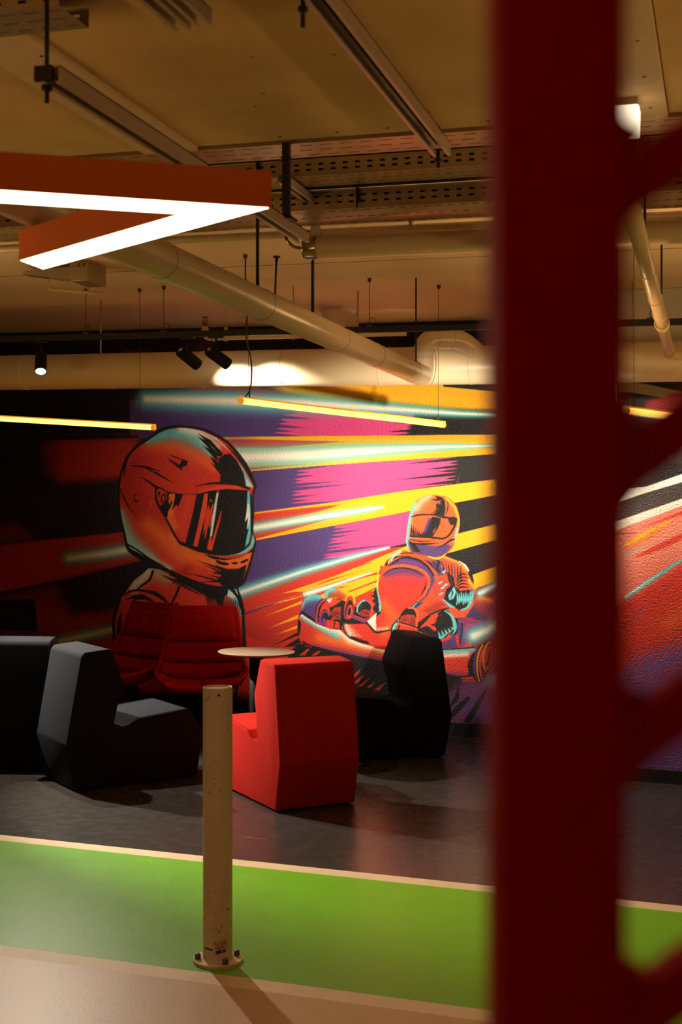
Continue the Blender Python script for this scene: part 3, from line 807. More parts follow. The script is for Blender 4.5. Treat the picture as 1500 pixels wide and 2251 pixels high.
    P(N, [(430, 620), (420, 550), (450, 470), (500, 455), (545, 520), (560, 590), (500, 690), (440, 680)], BLK, 1, .6, None, True)
    S(N, [(430, 680), (420, 580), (460, 495), (520, 490), (545, 560)], (3, 6, 5, 5, 2), VIO)
    P(N, [(440, 620), (480, 560), (500, 610), (510, 690), (450, 690)], VIO, 1, 1); P(N, [(510, 600), (620, 620), (610, 720), (520, 710), (500, 660)], RED)
    P(N, [(640, 620), (690, 640), (700, 735), (620, 720)], RED); P(N, [(560, 510), (620, 430), (715, 420), (705, 600), (640, 590), (560, 620), (600, 560)], RED)
    wheel_hatch(cv, N, (600, 440), (710, 430), (570, 560), (690, 600), 7, BLK, 1.6)
    P(N, [(505, 310), (600, 292), (725, 325), (640, 390), (555, 430), (540, 370)], (212, 60, 36)); P(N, [(505, 312), (600, 295), (570, 340), (600, 340), (545, 360)], (190, 215, 200), .9, 1)
    # nose fairing
    P(N, [(700, 690), (760, 655), (1080, 660), (1210, 770), (1480, 740), (1800, 900), (1800, 1060), (1300, 1000), (1000, 930), (830, 880), (760, 790)], BLK)
    P(N, [(770, 660), (1080, 662), (1210, 785), (1420, 765), (1800, 880), (1800, 1000), (1330, 960), (1050, 900), (850, 830), (790, 760)], RED)
    for i in range(7):
        P(N, [(770 + i * 4, 670 + i * 22), (880 + i * 26, 690 + i * 27), (800 + i * 8, 690 + i * 23)], CRE, .9, 1)
    K(N, [(780, 690), (840, 820)], 5, CRE, .6)
    for i in range(3):
        S(N, [(725 + i * 18, 690), (745 + i * 14, 750), (790 + i * 8, 800)], (1, 3, 1), (RED, BLK, RED)[i])
    # front bumper
    bump = [(150, 520), (240, 580), (370, 665), (560, 735), (700, 745), (830, 870), (1000, 940), (1320, 1030), (1900, 1150), (2600, 1130), (3190, 800), (3240, 830), (3230, 1000), (3100, 1200), (2500, 1310), (1900, 1290), (1280, 1190), (700, 1080), (300, 980), (160, 910), (110, 860), (130, 760), (125, 640), (105, 590)]
    P(N, bump, RED, 1, .6); c = cv.cov(N, bump)
    K(N, [(420, 860), (900, 960), (1500, 1110)], [14, 16, 14], ORA, .9, c)
    K(N, [(330, 1000), (700, 1080), (1300, 1200), (1900, 1290)], [7, 10, 10, 8], VIO, .9, c)
    K(N, [(160, 560), (420, 720), (660, 830)], [6, 6, 8], TEA, 1, c); K(N, [(160, 530), (400, 680), (700, 760), (850, 890), (1010, 960), (1320, 1040)], [3.5, 4, 10, 9, 6, 5], CRE, .95, c)
    P(N, [(110, 600), (140, 640), (135, 760), (115, 840), (95, 760), (95, 660)], BLK, 1, .7, None, True)
    S(N, [(160, 910), (300, 985), (700, 1085), (1280, 1195)], (3, 5, 4, 3), BLK)
    for i in range(3):
        P(N, [(205 + i * 35, 965 + i * 8), (225 + i * 35, 968 + i * 8), (225 + i * 35, 985 + i * 8), (208 + i * 35, 980 + i * 8)], RED)
    # bumper right side panel (beyond the seat back)
    P(O, [(840, 760), (1170, 745), (1195, 770), (1120, 900), (1110, 1040), (1000, 1045), (880, 1020)], RED)
    c = cv.cov(O, [(840, 760), (1170, 745), (1195, 770), (1120, 900), (1110, 1040), (1000, 1045), (880, 1020)])
    K(O, [(840, 785), (1100, 780), (1180, 755)], [7, 7, 4], TEA, 1, c); K(O, [(860, 830), (1100, 815)], 5, CRE, .8, c); K(O, [(880, 1025), (1100, 1040)], 6, VIO, .9, c)
    S(O, [(830, 765), (1000, 755), (1175, 742)], (2, 3, 3), BLK)
    P(O, [(1195, 770), (1260, 700), (1300, 800), (1290, 1000), (1230, 1110), (1150, 1050), (1105, 950), (1130, 850)], BLK, 1, .7, None, True)
    # near right wheel
    P(O, [(1170, 1000), (1170, 850), (1230, 730), (1330, 655), (1380, 720), (1385, 850), (1350, 1000), (1290, 1060), (1230, 1120), (1190, 1080)], BLK, 1, .7, None, True)
    S(O, [(1200, 1090), (1175, 960), (1190, 820), (1220, 750)], (2, 4, 4, 2), PUR); S(O, [(1230, 1110), (1205, 950), (1225, 800), (1270, 710)], (2, 4, 5, 3), (226, 120, 20))
    S(O, [(1260, 1080), (1235, 940), (1260, 800), (1300, 720)], (2, 5, 5, 3), RED); S(O, [(1300, 1000), (1270, 900), (1285, 780), (1330, 690), (1370, 700)], (2, 4, 5, 4, 2), (222, 110, 24))
    P(O, [(1290, 940), (1285, 840), (1320, 750), (1360, 720), (1375, 790), (1360, 900), (1320, 980)], RED, 1, .7, None, True)
    P(O, [(1295, 920), (1300, 840), (1330, 770), (1355, 760), (1355, 840), (1330, 930), (1305, 960)], BLK, 1, .7, None, True)
    S(O, [(1310, 900), (1315, 830), (1340, 770)], (2, 3, 1), RED); S(O, [(1290, 930), (1285, 860)], 3, YEL); S(O, [(1385, 850), (1370, 960), (1310, 1040)], (2, 4, 2), RED); S(O, [(1430, 820), (1400, 920)], 4, RED)
    P(O, [(1030, 1065), (1160, 1050), (1190, 1110), (1060, 1110)], RED, 1, .8); wheel_hatch(cv, O, (1040, 1060), (1180, 1060), (1060, 1110), (1190, 1115), 8, BLK, 1.4)
    # ---- rider torso
    torso = [(160, 1100), (170, 950), (230, 800), (330, 690), (430, 675), (520, 700), (640, 720), (760, 750), (850, 730), (990, 785), (1100, 870), (1150, 1000), (1190, 1110), (1170, 1260), (1080, 1390), (900, 1400), (160, 1300)]
    P(M, torso, (216, 74, 34), 1, .6); c = cv.cov(M, torso)
    K(M, [(380, 690), (280, 760)], 6, CRE, .8, c); K(M, [(860, 745), (1000, 800), (1110, 900), (1160, 1050)], [4, 4, 4, 4], (240, 150, 40), .9, c)
    S(M, [(390, 708), (540, 705), (640, 730)], (2, 3, 1), BLK); S(M, [(260, 800), (360, 745), (490, 738)], (3, 3, 1), BLK)
    S(M, [(235, 840), (270, 780), (310, 740)], (5, 4, 1), BLK)
    for i in range(4):
        S(M, [(258 + i * 16, 812 - i * 10), (285 + i * 16, 770 - i * 8), (320 + i * 14, 735 - i * 5)], (2, 2, .4), (CRE, PUR, CRE, BLK)[i])
    # steering fairing rim: purple band and red bib
    P(M, [(240, 860), (330, 790), (420, 755), (560, 770), (660, 830), (740, 930), (760, 1010), (700, 1113), (620, 1250), (560, 1250), (690, 1000), (640, 900), (520, 850), (380, 830)], PUR, 1, .7)
    S(M, [(240, 870), (330, 795), (430, 755), (560, 770), (670, 840), (750, 950)], (2, 4, 4, 5, 5, 3), BLK)
    K(M, [(400, 790), (600, 830)], 5, VIO, .7)
    for i in range(4):
        S(M, [(640 + i * 38, 770 + i * 2), (720 + i * 28, 830 + i * 8), (780 + i * 20, 900 + i * 12)], (1, 5, 2), (BLK, PUR, BLK, PUR)[i])
    bib = [(0, 440), (30, 420), (60, 250), (40, 80), (-5, -10)]
    bibM = [(160, 1000), (190, 910), (260, 855), (400, 835), (540, 855), (640, 900), (700, 990), (690, 1080), (620, 1200), (500, 1320), (390, 1440), (310, 1500), (300, 1600), (290, 1720), (130, 1720), (40, 1630), (110, 1530), (170, 1440), (185, 1320), (165, 1200), (155, 1090)]
    P(M, bibM, RED, 1, .7, None, True); c = cv.cov(M, bibM, True)
    K(M, [(250, 930), (420, 880), (600, 930)], [10, 14, 12], PUR, .85, c); K(M, [(300, 1010), (560, 1010)], 14, (214, 40, 50), .6, c)
    K(M, [(210, 1240), (330, 1400), (220, 1560)], [10, 14, 10], ORA, .6, c)
    S(M, [(165, 1000), (195, 915), (280, 858), (420, 838), (560, 865), (660, 920), (705, 1000)], (3, 5, 6, 6, 6, 6, 4), (230, 84, 34)); S(M, [(200, 945), (300, 880), (420, 866), (540, 890), (640, 950)], (1, 2.5, 2.5, 2.5, 1), BLK)
    S(M, [(690, 960), (690, 1060), (620, 1180), (480, 1320)], (5, 6, 6, 3), (226, 80, 32)); S(M, [(665, 1010), (650, 1080), (600, 1170)], 4, BLK)
    S(M, [(700, 1080), (640, 1200), (500, 1330), (400, 1440)], (3, 6, 7, 4), PUR); S(M, [(590, 1210), (480, 1320), (380, 1420), (320, 1490), (320, 1610)], (2, 5, 6, 9, 6), TEA)
    S(M, [(640, 1180), (520, 1300), (400, 1430), (365, 1540)], (2, 3, 3, 3), BLK); S(M, [(600, 1200), (480, 1300), (370, 1405), (300, 1490), (300, 1600)], (1, 2, 2, 3, 3), BLK)
    S(M, [(150, 1000), (140, 1080), (160, 1180), (175, 1280), (170, 1330)], (2, 3, 3, 5, 3), TEA); S(M, [(148, 960), (140, 1040)], 2.5, CRE); S(M, [(130, 1080), (140, 1180), (160, 1260)], (2, 4, 2), BLK)
    P(N, [(1090, 625), (1230, 500), (1215, 620), (1225, 700), (1215, 765)], CRE, 1, 1)
    for i in range(5):
        S(N, [(1150 + i * 14, 680 + i * 12), (1205 + i * 4, 610 + i * 24)], 1.2, BLK)
    K(N, [(1230, 740), (1380, 730)], 4, (240, 190, 150), .7)
    S(N, [(1085, 640), (1205, 775), (1320, 770), (1450, 745)], (3, 5, 4, 2), BLK)
    # left glove
    for q in ((190, 855), (185, 890), (178, 915)):
        P(M, [(q[0] - 20, q[1]), (q[0], q[1] - 16), (q[0] + 22, q[1]), (q[0] + 8, q[1] + 18), (q[0] - 14, q[1] + 16)], (206, 60, 40), 1, .6, None, True); S(M, [(q[0] - 18, q[1] + 14), (q[0] + 14, q[1] + 18)], 2, BLK)
    # right arm creases
    for i in range(7):
        S(M, [(830 + i * 34, 800 + i * 6), (850 + i * 30, 870 + i * 12), (830 + i * 36, 950 + i * 10)], (1, 3.4, 1), (BLK, PUR, BLK, BLK, PUR, BLK, BLK)[i])
    for i in range(5):
        S(M, [(1120, 940 + i * 34), (1040, 930 + i * 34), (980, 990 + i * 30)], (.5, 4, 1.5), BLK)
    P(M, [(880, 900), (960, 960), (980, 1100), (940, 1090), (900, 1000)], BLK, .9, 1); P(M, [(740, 760), (850, 800), (820, 850), (860, 900), (800, 960), (770, 900)], PUR, .8, 1)
    S(M, [(740, 745), (800, 800), (780, 870), (810, 920)], (2, 5, 4, 2), BLK); S(M, [(1100, 870), (1145, 960), (1165, 1060)], (3, 8, 3), BLK)
    S(M, [(1010, 790), (1080, 840), (1118, 900)], (1, 4, 3), CRE)
    # glove on the wheel
    gl = [(740, 1030), (800, 990), (870, 960), (890, 1000), (930, 1060), (920, 1160), (860, 1180), (760, 1170), (735, 1120)]
    P(M, gl, (212, 62, 40), 1, .7, None, True); S(M, [(745, 1030), (870, 1010)], 3, BLK); S(M, [(740, 1075), (880, 1062)], 3, BLK); S(M, [(745, 1115), (890, 1110)], 3, PUR)
    for a in ((815, 1020), (850, 905), (870, 1045), (840, 1075), (820, 1140)):
        S(M, [(a[0] - 22, a[1] + 12), a, (a[0] + 26, a[1] - 14)], (1, 5, 1), TEA)
    # right forearm cuff, teal cloth folds
    P(O, [(880, 120), (930, 80), (1030, 140), (1170, 120), (1180, 210), (1110, 320), (1020, 350), (850, 235)], BLK, 1, 1)
    P(O, [(900, 190), (960, 90), (985, 150), (960, 220), (910, 240)], TEA, 1, .6); S(O, [(920, 90), (945, 160), (920, 225)], 3, BLK)
    for i in range(7):
        S(O, [(990 + i * 24, 150 + (i % 2) * 14), (1000 + i * 22, 230), (985 + i * 24, 292 - (i % 3) * 12)], (1, 5, 1), TEA)
    S(O, [(1030, 345), (1110, 310), (1160, 210), (1160, 120)], (3, 5, 4, 2), TEA); S(O, [(845, 230), (900, 285), (970, 320)], (2, 7, 2), TEA)
    S(O, [(1130, 110), (1150, 200), (1100, 300)], (1, 3, 1), TEA)
    K(O, [(1120, 30), (1185, 110)], [4, 4], YEL, .9)
    # legs and knee guards
    P(O, [(595, 260), (720, 160), (800, 170), (760, 220), (640, 265)], (216, 66, 34))
    P(O, [(580, 360), (760, 230), (860, 250), (910, 310), (840, 350), (720, 390), (600, 480), (580, 470)], (212, 58, 34)); wheel_hatch(cv, O, (620, 330), (800, 240), (690, 390), (880, 290), 10, BLK, 1.6)
    S(O, [(590, 480), (700, 400), (800, 350), (910, 320)], (3, 4, 4, 3), BLK)
    knee = [(380, 470), (400, 380), (460, 320), (530, 330), (575, 400), (560, 530), (470, 520)]
    P(O, knee, BLK, 1, .6, None, True); P(O, [(385, 470), (400, 410), (460, 390), (540, 400), (560, 440), (555, 530), (470, 515)], (206, 56, 34)); wheel_hatch(cv, O, (410, 390), (550, 390), (395, 480), (555, 520), 9, BLK, 1.6)
    S(O, [(470, 320), (540, 330), (572, 400), (560, 520)], (3, 5, 5, 4), (222, 90, 34)); P(O, [(345, 470), (470, 505), (580, 545), (575, 560), (350, 490)], (222, 84, 34)); S(O, [(345, 465), (470, 498), (585, 540)], (2, 3, 2), BLK)
    P(O, [(640, 470), (760, 390), (870, 340), (940, 400), (980, 490), (960, 590), (800, 660), (700, 580)], BLK, 1, .8, None, True)
    for i in range(6):
        S(O, [(600 + i * 22, 530 - i * 24), (700 + i * 14, 490 - i * 20), (770 + i * 4, 480 - i * 14)], (2, 6, .5), (214, 60, 34))
    for i in range(4):
        S(O, [(660 + i * 26, 500 + i * 4), (710 + i * 16, 520 + i * 6), (745 + i * 10, 565)], (3, 4, .5), (214, 60, 34))
    S(O, [(860, 350), (930, 400), (965, 480), (960, 560), (880, 620), (800, 645)], (2, 5, 8, 9, 8, 3), TEA)
    for i in range(5):
        P(O, [(790 + i * 34, 560 - i * 10), (800 + i * 36, 640 - i * 18), (830 + i * 34, 630 - i * 22)], TEA, 1, .6)
    S(O, [(780, 390), (830, 400)], 3, TEA)
    for i in range(4):
        S(O, [(830 + i * 30, 660 - i * 16), (890 + i * 20, 610 - i * 14), (950, 560 - i * 4)], (2, 4, 1), (RED, BLK, RED, BLK)[i])
    P(O, [(830, 690), (960, 640), (1010, 740), (850, 760)], PUR, 1, .8); S(O, [(930, 690), (1000, 740)], 4, RED); S(O, [(850, 750), (1000, 748)], 2, RED)
    # ---- rider helmet
    hm = [(450, 600), (455, 520), (480, 330), (510, 230), (570, 140), (680, 88), (800, 92), (900, 120), (980, 200), (1018, 320), (1018, 420), (985, 560), (930, 670), (840, 740), (740, 755), (600, 720), (500, 690)]
    P(M, hm, (228, 88, 34), 1, .7, None, True); c = cv.cov(M, hm, True)
    K(M, [(560, 230), (620, 140), (700, 100)], [9, 10, 8], (244, 180, 140), .8, c)
    K(M, [(460, 640), (458, 500), (490, 330), (540, 190)], [6, 6, 5, 4], TEA, 1, c)
    K(M, [(880, 120), (970, 220), (1010, 340), (1010, 420)], [2.5, 3, 3, 3], (246, 180, 40), .9, c); K(M, [(1000, 450), (970, 580)], 4, (246, 200, 170), .8, c)
    P(M, [(470, 590), (560, 610), (760, 630), (900, 610), (940, 640), (850, 735), (740, 752), (600, 722), (500, 690)], PUR, .95, 2, c)
    for i in range(7):
        S(M, [(470 + i * 8, 560 + i * 22), (500 + i * 10, 590 + i * 16), (560 + i * 8, 620 + i * 12)], (.5, 3, 1), BLK, 1, .55, c)
    for i in range(6):
        S(M, [(790 + i * 18, 650 - i * 8), (870 + i * 12, 610 - i * 10), (970, 540 - i * 4 + i * 12)], (1, 3, .5), BLK, 1, .55, c)
    P(M, [(760, 95), (830, 110), (865, 150), (870, 230), (860, 310), (740, 295), (790, 240), (775, 180), (830, 150), (760, 150), (700, 130), (780, 130)], BLK, 1, .7, c)
    S(M, [(770, 180), (775, 240), (720, 290)], (2, 3, 1), BLK); S(M, [(800, 150), (810, 180), (790, 170), (830, 185)], 3, (228, 80, 40)); S(M, [(895, 150), (895, 220), (875, 290)], (1, 3, 2), BLK)
    S(M, [(505, 322), (600, 298), (740, 300), (860, 325), (940, 335)], (2, 4, 3, 5, 3), BLK)
    P(M, [(730, 320), (825, 330), (800, 400), (740, 470), (735, 545), (640, 540), (600, 530), (650, 460), (690, 370)], BLK, 1, .8, c); K(M, [(700, 350), (650, 480)], 4, PUR, 1, c)
    for i in range(6):
        S(M, [(508 + i * 22, 400 + i * 16), (506 + i * 20, 470 + i * 8), (500 + i * 22, 530)], (.5, 3.5, 3), BLK)
    S(M, [(490, 525), (600, 530), (740, 540), (850, 550), (920, 500), (970, 410), (985, 350)], (3, 5, 5, 4, 4, 5, 3), BLK)
    S(M, [(825, 360), (780, 440), (735, 520)], (1, 4, 2), BLK); S(M, [(490, 560), (600, 580), (760, 575)], (2, 3, 1), BLK); S(M, [(500, 600), (640, 610), (800, 600)], (2, 5, 1), BLK)
    P(M, [(900, 345), (940, 320), (995, 335), (985, 380), (940, 410), (915, 390)], BLK, 1, .7, None, True); S(M, [(930, 360), (960, 350)], 3, ORA)
    S(M, [(900, 115), (950, 165)], 2, BLK)
    S(M, [(680, 740), (780, 765), (850, 735), (870, 710)], (2, 4, 3, 1), (240, 180, 20))
    # loose teal beams in front of the rear wheels
    cv.beam(O, [(1240, 165), (1340, 110), (1460, 50), (1600, -20)], [10, 9, 7, 5], [4.5, 4, 3, 2])
    cv.beam(O, [(1170, 620), (1320, 555), (1480, 470), (1650, 380)], [20, 18, 15, 12], [8, 7, 6, 5])
    K(O, [(1390, 1090), (1440, 1050)], [17, 18], TEA, .75); K(O, [(1420, 1060)], 9, CRE, .7)
    K('N', [(250, 225), (420, 170), (560, 135)], [4.5, 3.5, 2.5], CRE, .9)


def paint_right(cv):
    P, S, K = cv.poly, cv.stroke, cv.spray
    W_ = (226, 216, 200); PNK = (226, 112, 92)
    P('X', [(1000, 200), (1800, 200), (1800, 1900), (1000, 1900)], PNK)
    P('X', [(1000, 200), (1800, 200), (1800, 838), (1000, 838)], (206, 196, 176))
    P('X', [(1000, 838), (1800, 838), (1800, 1120), (1000, 1120)], BLK)
    P('X', [(1380, 838), (1420, 844), (1800, 925), (1800, 960), (1500, 880), (1380, 862), (1200, 850)], (160, 140, 110))
    P('X', [(1460, 872), (1560, 892), (1560, 912), (1490, 878)], W_)
    P('X', [(1420, 882), (1520, 858), (1800, 880), (1800, 1000), (1480, 930), (1420, 905)], (150, 22, 22), .9, 5)
    P('X', [(1150, 1060), (1420, 1055), (1440, 900), (1600, 990), (1600, 1050), (1430, 1000), (1380, 905), (1200, 940)], (100, 80, 66), .35, 8)
    P('X', [(1380, 896), (1440, 902), (1560, 925), (1560, 935), (1380, 912)], W_, .9, 1)
    P('X', [(1200, 1090), (1420, 1070), (1500, 1042), (1800, 950), (1800, 975), (1500, 1060), (1415, 1085), (1200, 1160)], W_)
    P('X', [(1200, 1160), (1415, 1085), (1500, 1060), (1800, 975), (1800, 1010), (1500, 1095), (1380, 1138), (1200, 1190)], (52, 44, 38))
    P('X', [(1200, 1200), (1380, 1138), (1500, 1096), (1800, 1000), (1800, 1030), (1500, 1112), (1380, 1157), (1200, 1225)], W_)
    P('X', [(1200, 1225), (1380, 1157), (1500, 1112), (1800, 1030), (1800, 1260), (1380, 1300), (1200, 1350)], PNK)
    K('X', [(1340, 1240), (1440, 1190), (1600, 1150)], 46, (234, 140, 112), .7)
    P('X', [(1410, 1160), (1520, 1115), (1640, 1080), (1640, 1098), (1500, 1132)], RED, .9, 2.5)
    S('X', [(1370, 1200), (1420, 1174), (1480, 1142)], (5, 11, 2), (240, 165, 20), 1, 2.5)
    K('X', [(1395, 1200), (1450, 1165)], 6, ORA, .6)
    S('X', [(1400, 1224), (1460, 1198), (1520, 1170), (1600, 1140)], (4, 14, 12, 10), RED, .9, 3)
    S('X', [(1365, 1225), (1395, 1212), (1425, 1197)], 3, TEA)
    S('X', [(1240, 1178), (1400, 1172)], (4, 7, 1), BLK, .9, 1.5)
    P('X', [(1200, 1380), (1380, 1318), (1500, 1240), (1800, 1150), (1800, 1700), (1200, 1700)], RED, 1, 16)
    K('X', [(1470, 1370), (1540, 1320)], 22, (222, 90, 34), .7)
    S('X', [(1375, 1315), (1430, 1276), (1510, 1225), (1600, 1180)], (8, 10, 4, 3), TEA, 1, 1); S('X', [(1375, 1312), (1410, 1288), (1450, 1262)], (3, 2.5, .5), CRE)
    P('X', [(1200, 1580), (1370, 1490), (1440, 1460), (1500, 1430), (1800, 1300), (1800, 1700), (1200, 1700)], (112, 76, 140), 1, 10)
    for i in range(13):
        x = 1366 + i * 14; y = 1470 - i * 5
        S('X', [(x - 20, y + 34), (x + 12, y - 6), (x + 50, y - 62 + (i % 3) * 14)], (6, 5, .3), (112, 76, 140), 1, .8)
        S('X', [(x - 6, y + 64), (x + 20, y + 24), (x + 52, y - 24)], (.3, 2.5, 1), RED, 1, .8)
    S('X', [(1378, 1362), (1410, 1338), (1436, 1320)], 3, (112, 76, 140)); S('X', [(1380, 1374), (1405, 1358), (1425, 1344)], 3, (112, 76, 140))
    K('X', [(1380, 1600), (1600, 1560)], 30, (150, 40, 90), .6)
# ---------------------------------------------------------------- room shell
VW, VB, UC = 9.24, 8.12, -.965         # back wall, block wall, block corner
UL, UR, VN = -7.5, 3.0, -2.0
HCE = 3.075
fl = MB()
stops = [(VN, 4.137, 0), (4.137, 4.232, 1), (4.232, 5.533, 2), (5.533, 5.627, 1), (5.627, VW + .2, 3)]
for a, b, k in stops:
    fl.face([R(UL, a, 0), R(UR, a, 0), R(UR, b, 0), R(UL, b, 0)], k)
    fl.face([R(UL, a, -.1), R(UR, a, -.1), R(UR, b, -.1), R(UL, b, -.1)], k)
floor = struct(fl.obj('floor', [M_BEIGE, M_CREAM, M_GREEN, M_DECK]))
ce = MB(); ce.rbox(UL, UR, VN, VW + .2, HCE, HCE + .12)
struct(ce.obj('ceiling', M_CEIL))
w = MB(); w.rbox(UL, UC + .05, VW + .012, VW + .2, -.05, HCE + .05); struct(w.obj('wall_back', M_WALL))
w = MB(); w.rbox(UC, UR, VB + .012, VB + .2, -.05, HCE + .05); struct(w.obj('wall_right_block', M_WALL))
w = MB(); w.rbox(UC, UC + .15, VB + .2, VW + .1, -.05, HCE + .05); struct(w.obj('wall_block_side', M_WALL))
w = MB(); w.rbox(UL - .2, UL, VN, VW + .2, -.05, HCE + .05); struct(w.obj('wall_left', M_WALL))
w = MB(); w.rbox(UR, UR + .2, VN, VW + .2, -.05, HCE + .05); struct(w.obj('wall_right', M_WALL))
w = MB(); w.rbox(UL, UR, VN - .2, VN, -.05, HCE + .05); struct(w.obj('wall_behind', M_WALL))
w = MB(); w.rbox(UL, UC - .002, VW - .006, VW + .012, 0, .1, .003); struct(w.obj('baseboard_back', M_SKIRT))
w = MB(); w.rbox(UC - .006, UR, VB - .006, VB + .012, 0, .085, .003); struct(w.obj('baseboard_right', M_SKIRT))

# ---------------------------------------------------------------- the painted walls


def mural_grid(u0, u1, w0, w1, step, v):
    nu = int((u1 - u0) / step) + 1; nw = int((w1 - w0) / step) + 1
    U, Wd = np.meshgrid(np.linspace(u0, u1, nu), np.linspace(w0, w1, nw))
    pz = Wd - SL * U
    cx_ = U * math.cos(YAW) + v * math.sin(YAW); cy_ = v * math.cos(YAW) - U * math.sin(YAW)
    return U, Wd, np.stack([U, np.full_like(U, v), pz], -1), CX + FPX * cx_ / cy_, CY - FPX * (pz - HC) / cy_


M_MURAL = bpy.data.materials.new('mural_paint'); M_MURAL.use_nodes = True
_nt = M_MURAL.node_tree; _b = _nt.nodes['Principled BSDF']; _b.inputs['Roughness'].default_value = .62; _b.inputs['Specular IOR Level'].default_value = .4
_a = _nt.nodes.new('ShaderNodeAttribute'); _a.attribute_name = 'paint'; _nt.links.new(_a.outputs['Color'], _b.inputs['Base Color'])
_t = _nt.nodes.new('ShaderNodeTexCoord'); _n = _nt.nodes.new('ShaderNodeTexNoise'); _n.inputs['Scale'].default_value = 85; _n.inputs['Detail'].default_value = 3
_nt.links.new(_t.outputs['Object'], _n.inputs['Vector'])
_p = _nt.nodes.new('ShaderNodeBump'); _p.inputs['Strength'].default_value = .8; _p.inputs['Distance'].default_value = .012
_nt.links.new(_n.outputs['Fac'], _p.inputs['Height']); _nt.links.new(_p.outputs[0], _b.inputs['Normal'])


def grid_obj(name, P, C, mask, parent, loc):
    """mesh of the grid faces in mask, with its paint as a colour attribute"""
    h, w_ = mask.shape
    idx = np.arange((h + 1) * (w_ + 1)).reshape(h + 1, w_ + 1)
    q = np.stack([idx[:-1, :-1], idx[:-1, 1:], idx[1:, 1:], idx[1:, :-1]], -1)[mask]
    used, inv = np.unique(q.ravel(), return_inverse=True)
    co_ = (P.reshape(-1, 3)[used] - np.array(loc)).astype(np.float32)
    cl = lin(np.clip(C.reshape(-1, 3)[used], 0, 255))
    me = bpy.data.meshes.new(name)
    nf = len(q)
    me.vertices.add(len(used)); me.vertices.foreach_set('co', co_.ravel())
    me.loops.add(nf * 4); me.loops.foreach_set('vertex_index', inv.astype(np.int32).ravel())
    me.polygons.add(nf); me.polygons.foreach_set('loop_start', np.arange(0, nf * 4, 4, dtype=np.int32))
    me.update(calc_edges=True); me.validate()
    at = me.color_attributes.new('paint', 'FLOAT_COLOR', 'POINT')
    at.data.foreach_set('color', np.concatenate([cl, np.ones((len(cl), 1))], 1).astype(np.float32).ravel())
    me.materials.append(M_MURAL)
    o = bpy.data.objects.new(name, me); COL.objects.link(o)
    if parent is not None:
        o.parent = parent
    return o


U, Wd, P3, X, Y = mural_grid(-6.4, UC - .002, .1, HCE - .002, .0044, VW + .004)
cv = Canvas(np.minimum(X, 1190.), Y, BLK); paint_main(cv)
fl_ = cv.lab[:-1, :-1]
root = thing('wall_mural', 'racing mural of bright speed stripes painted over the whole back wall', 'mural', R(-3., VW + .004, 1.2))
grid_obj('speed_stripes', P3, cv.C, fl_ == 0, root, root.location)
o = grid_obj('helmet_portrait', P3, cv.C, fl_ == 1, root, root.location); o['label'] = 'big red racing helmet and suit shoulders with black outline'
o = grid_obj('kart_racer', P3, cv.C, fl_ == 2, root, root.location); o['label'] = 'small orange driver steering a red go-kart'
U, Wd, P3, X, Y = mural_grid(UC, .35, .085, HCE - .002, .0048, VB + .004)
cv = Canvas(X, Y, BLK); paint_right(cv)
root = thing('wall_mural', 'white, salmon and violet stripes painted on the wall right of the red post', 'mural', R(-.4, VB + .004, 1.2))
grid_obj('painted_stripes', P3, cv.C, np.ones((X.shape[0] - 1, X.shape[1] - 1), bool), root, root.location)
del cv, U, Wd, P3, X, Y

# ---------------------------------------------------------------- ceiling boards (near field)
BW, BV = 2.99, 4.27
k = 1
for (a, b, name) in ((-6.5, -1.952, 0), (-1.948, -.187, 0), (-.183, 1.2, 0)):
    m = MB(); m.rbox(a, b, -.4, BV, BW, HCE, .002); o = struct(m.obj('trim_%d' % k, M_BOARD)); k += 1
for (a, b) in ((-2.06, -1.845), (-.40, -.185)):
    m = MB(); m.rbox(a, b, -.4, BV - .004, BW - .016, BW - .0005, .002)
    o = struct(m.obj('trim_%d' % k, M_STRIP)); k += 1
    for j in range(7):
        for e in (a + .05, b - .05):
            c = R(e, BV - .12 - j * .3 - (.12 if e < (a + b) / 2 else 0), BW - .0165)
            sc = MB(); sc.lathe(c, (0, 0, -1), [(.0001, .002), (.005, .0015), (.006, 0)], 8); sc.obj('screw', M_SCREW, o, None, Vector((0, 0, 0)))
for j in range(8):
    sc = MB(); sc.lathe(R(-1.5 + j * .19 + random.uniform(-.03, .03), BV - .05 - random.uniform(0, .02), BW - .0005), (0, 0, -1), [(.0001, .002), (.006, .0015), (.007, 0)], 8); sc.obj('screw', M_SCREW, bpy.data.objects['trim_2'], None, Vector((0, 0, 0)))
for j in range(14):
    sc = MB(); sc.lathe(R(random.uniform(-1.55, -.3), BV - random.uniform(.15, 1.3), BW - .0005), (0, 0, -1), [(.0001, .001), (random.uniform(.003, .005), .0005), (.0055, 0)], 8); sc.obj('nail_head', M_SCREW, bpy.data.objects['trim_2'], None, Vector((0, 0, 0)))
# board joints further back on the slab
for k_, vv in enumerate((6.05, 6.9)):
    m = MB(); m.rbox(-6, 1, vv, vv + .004, HCE - .0012, HCE); struct(m.obj('trim_%d' % (9 + k_), M_SCREW))

# ---------------------------------------------------------------- cable trays


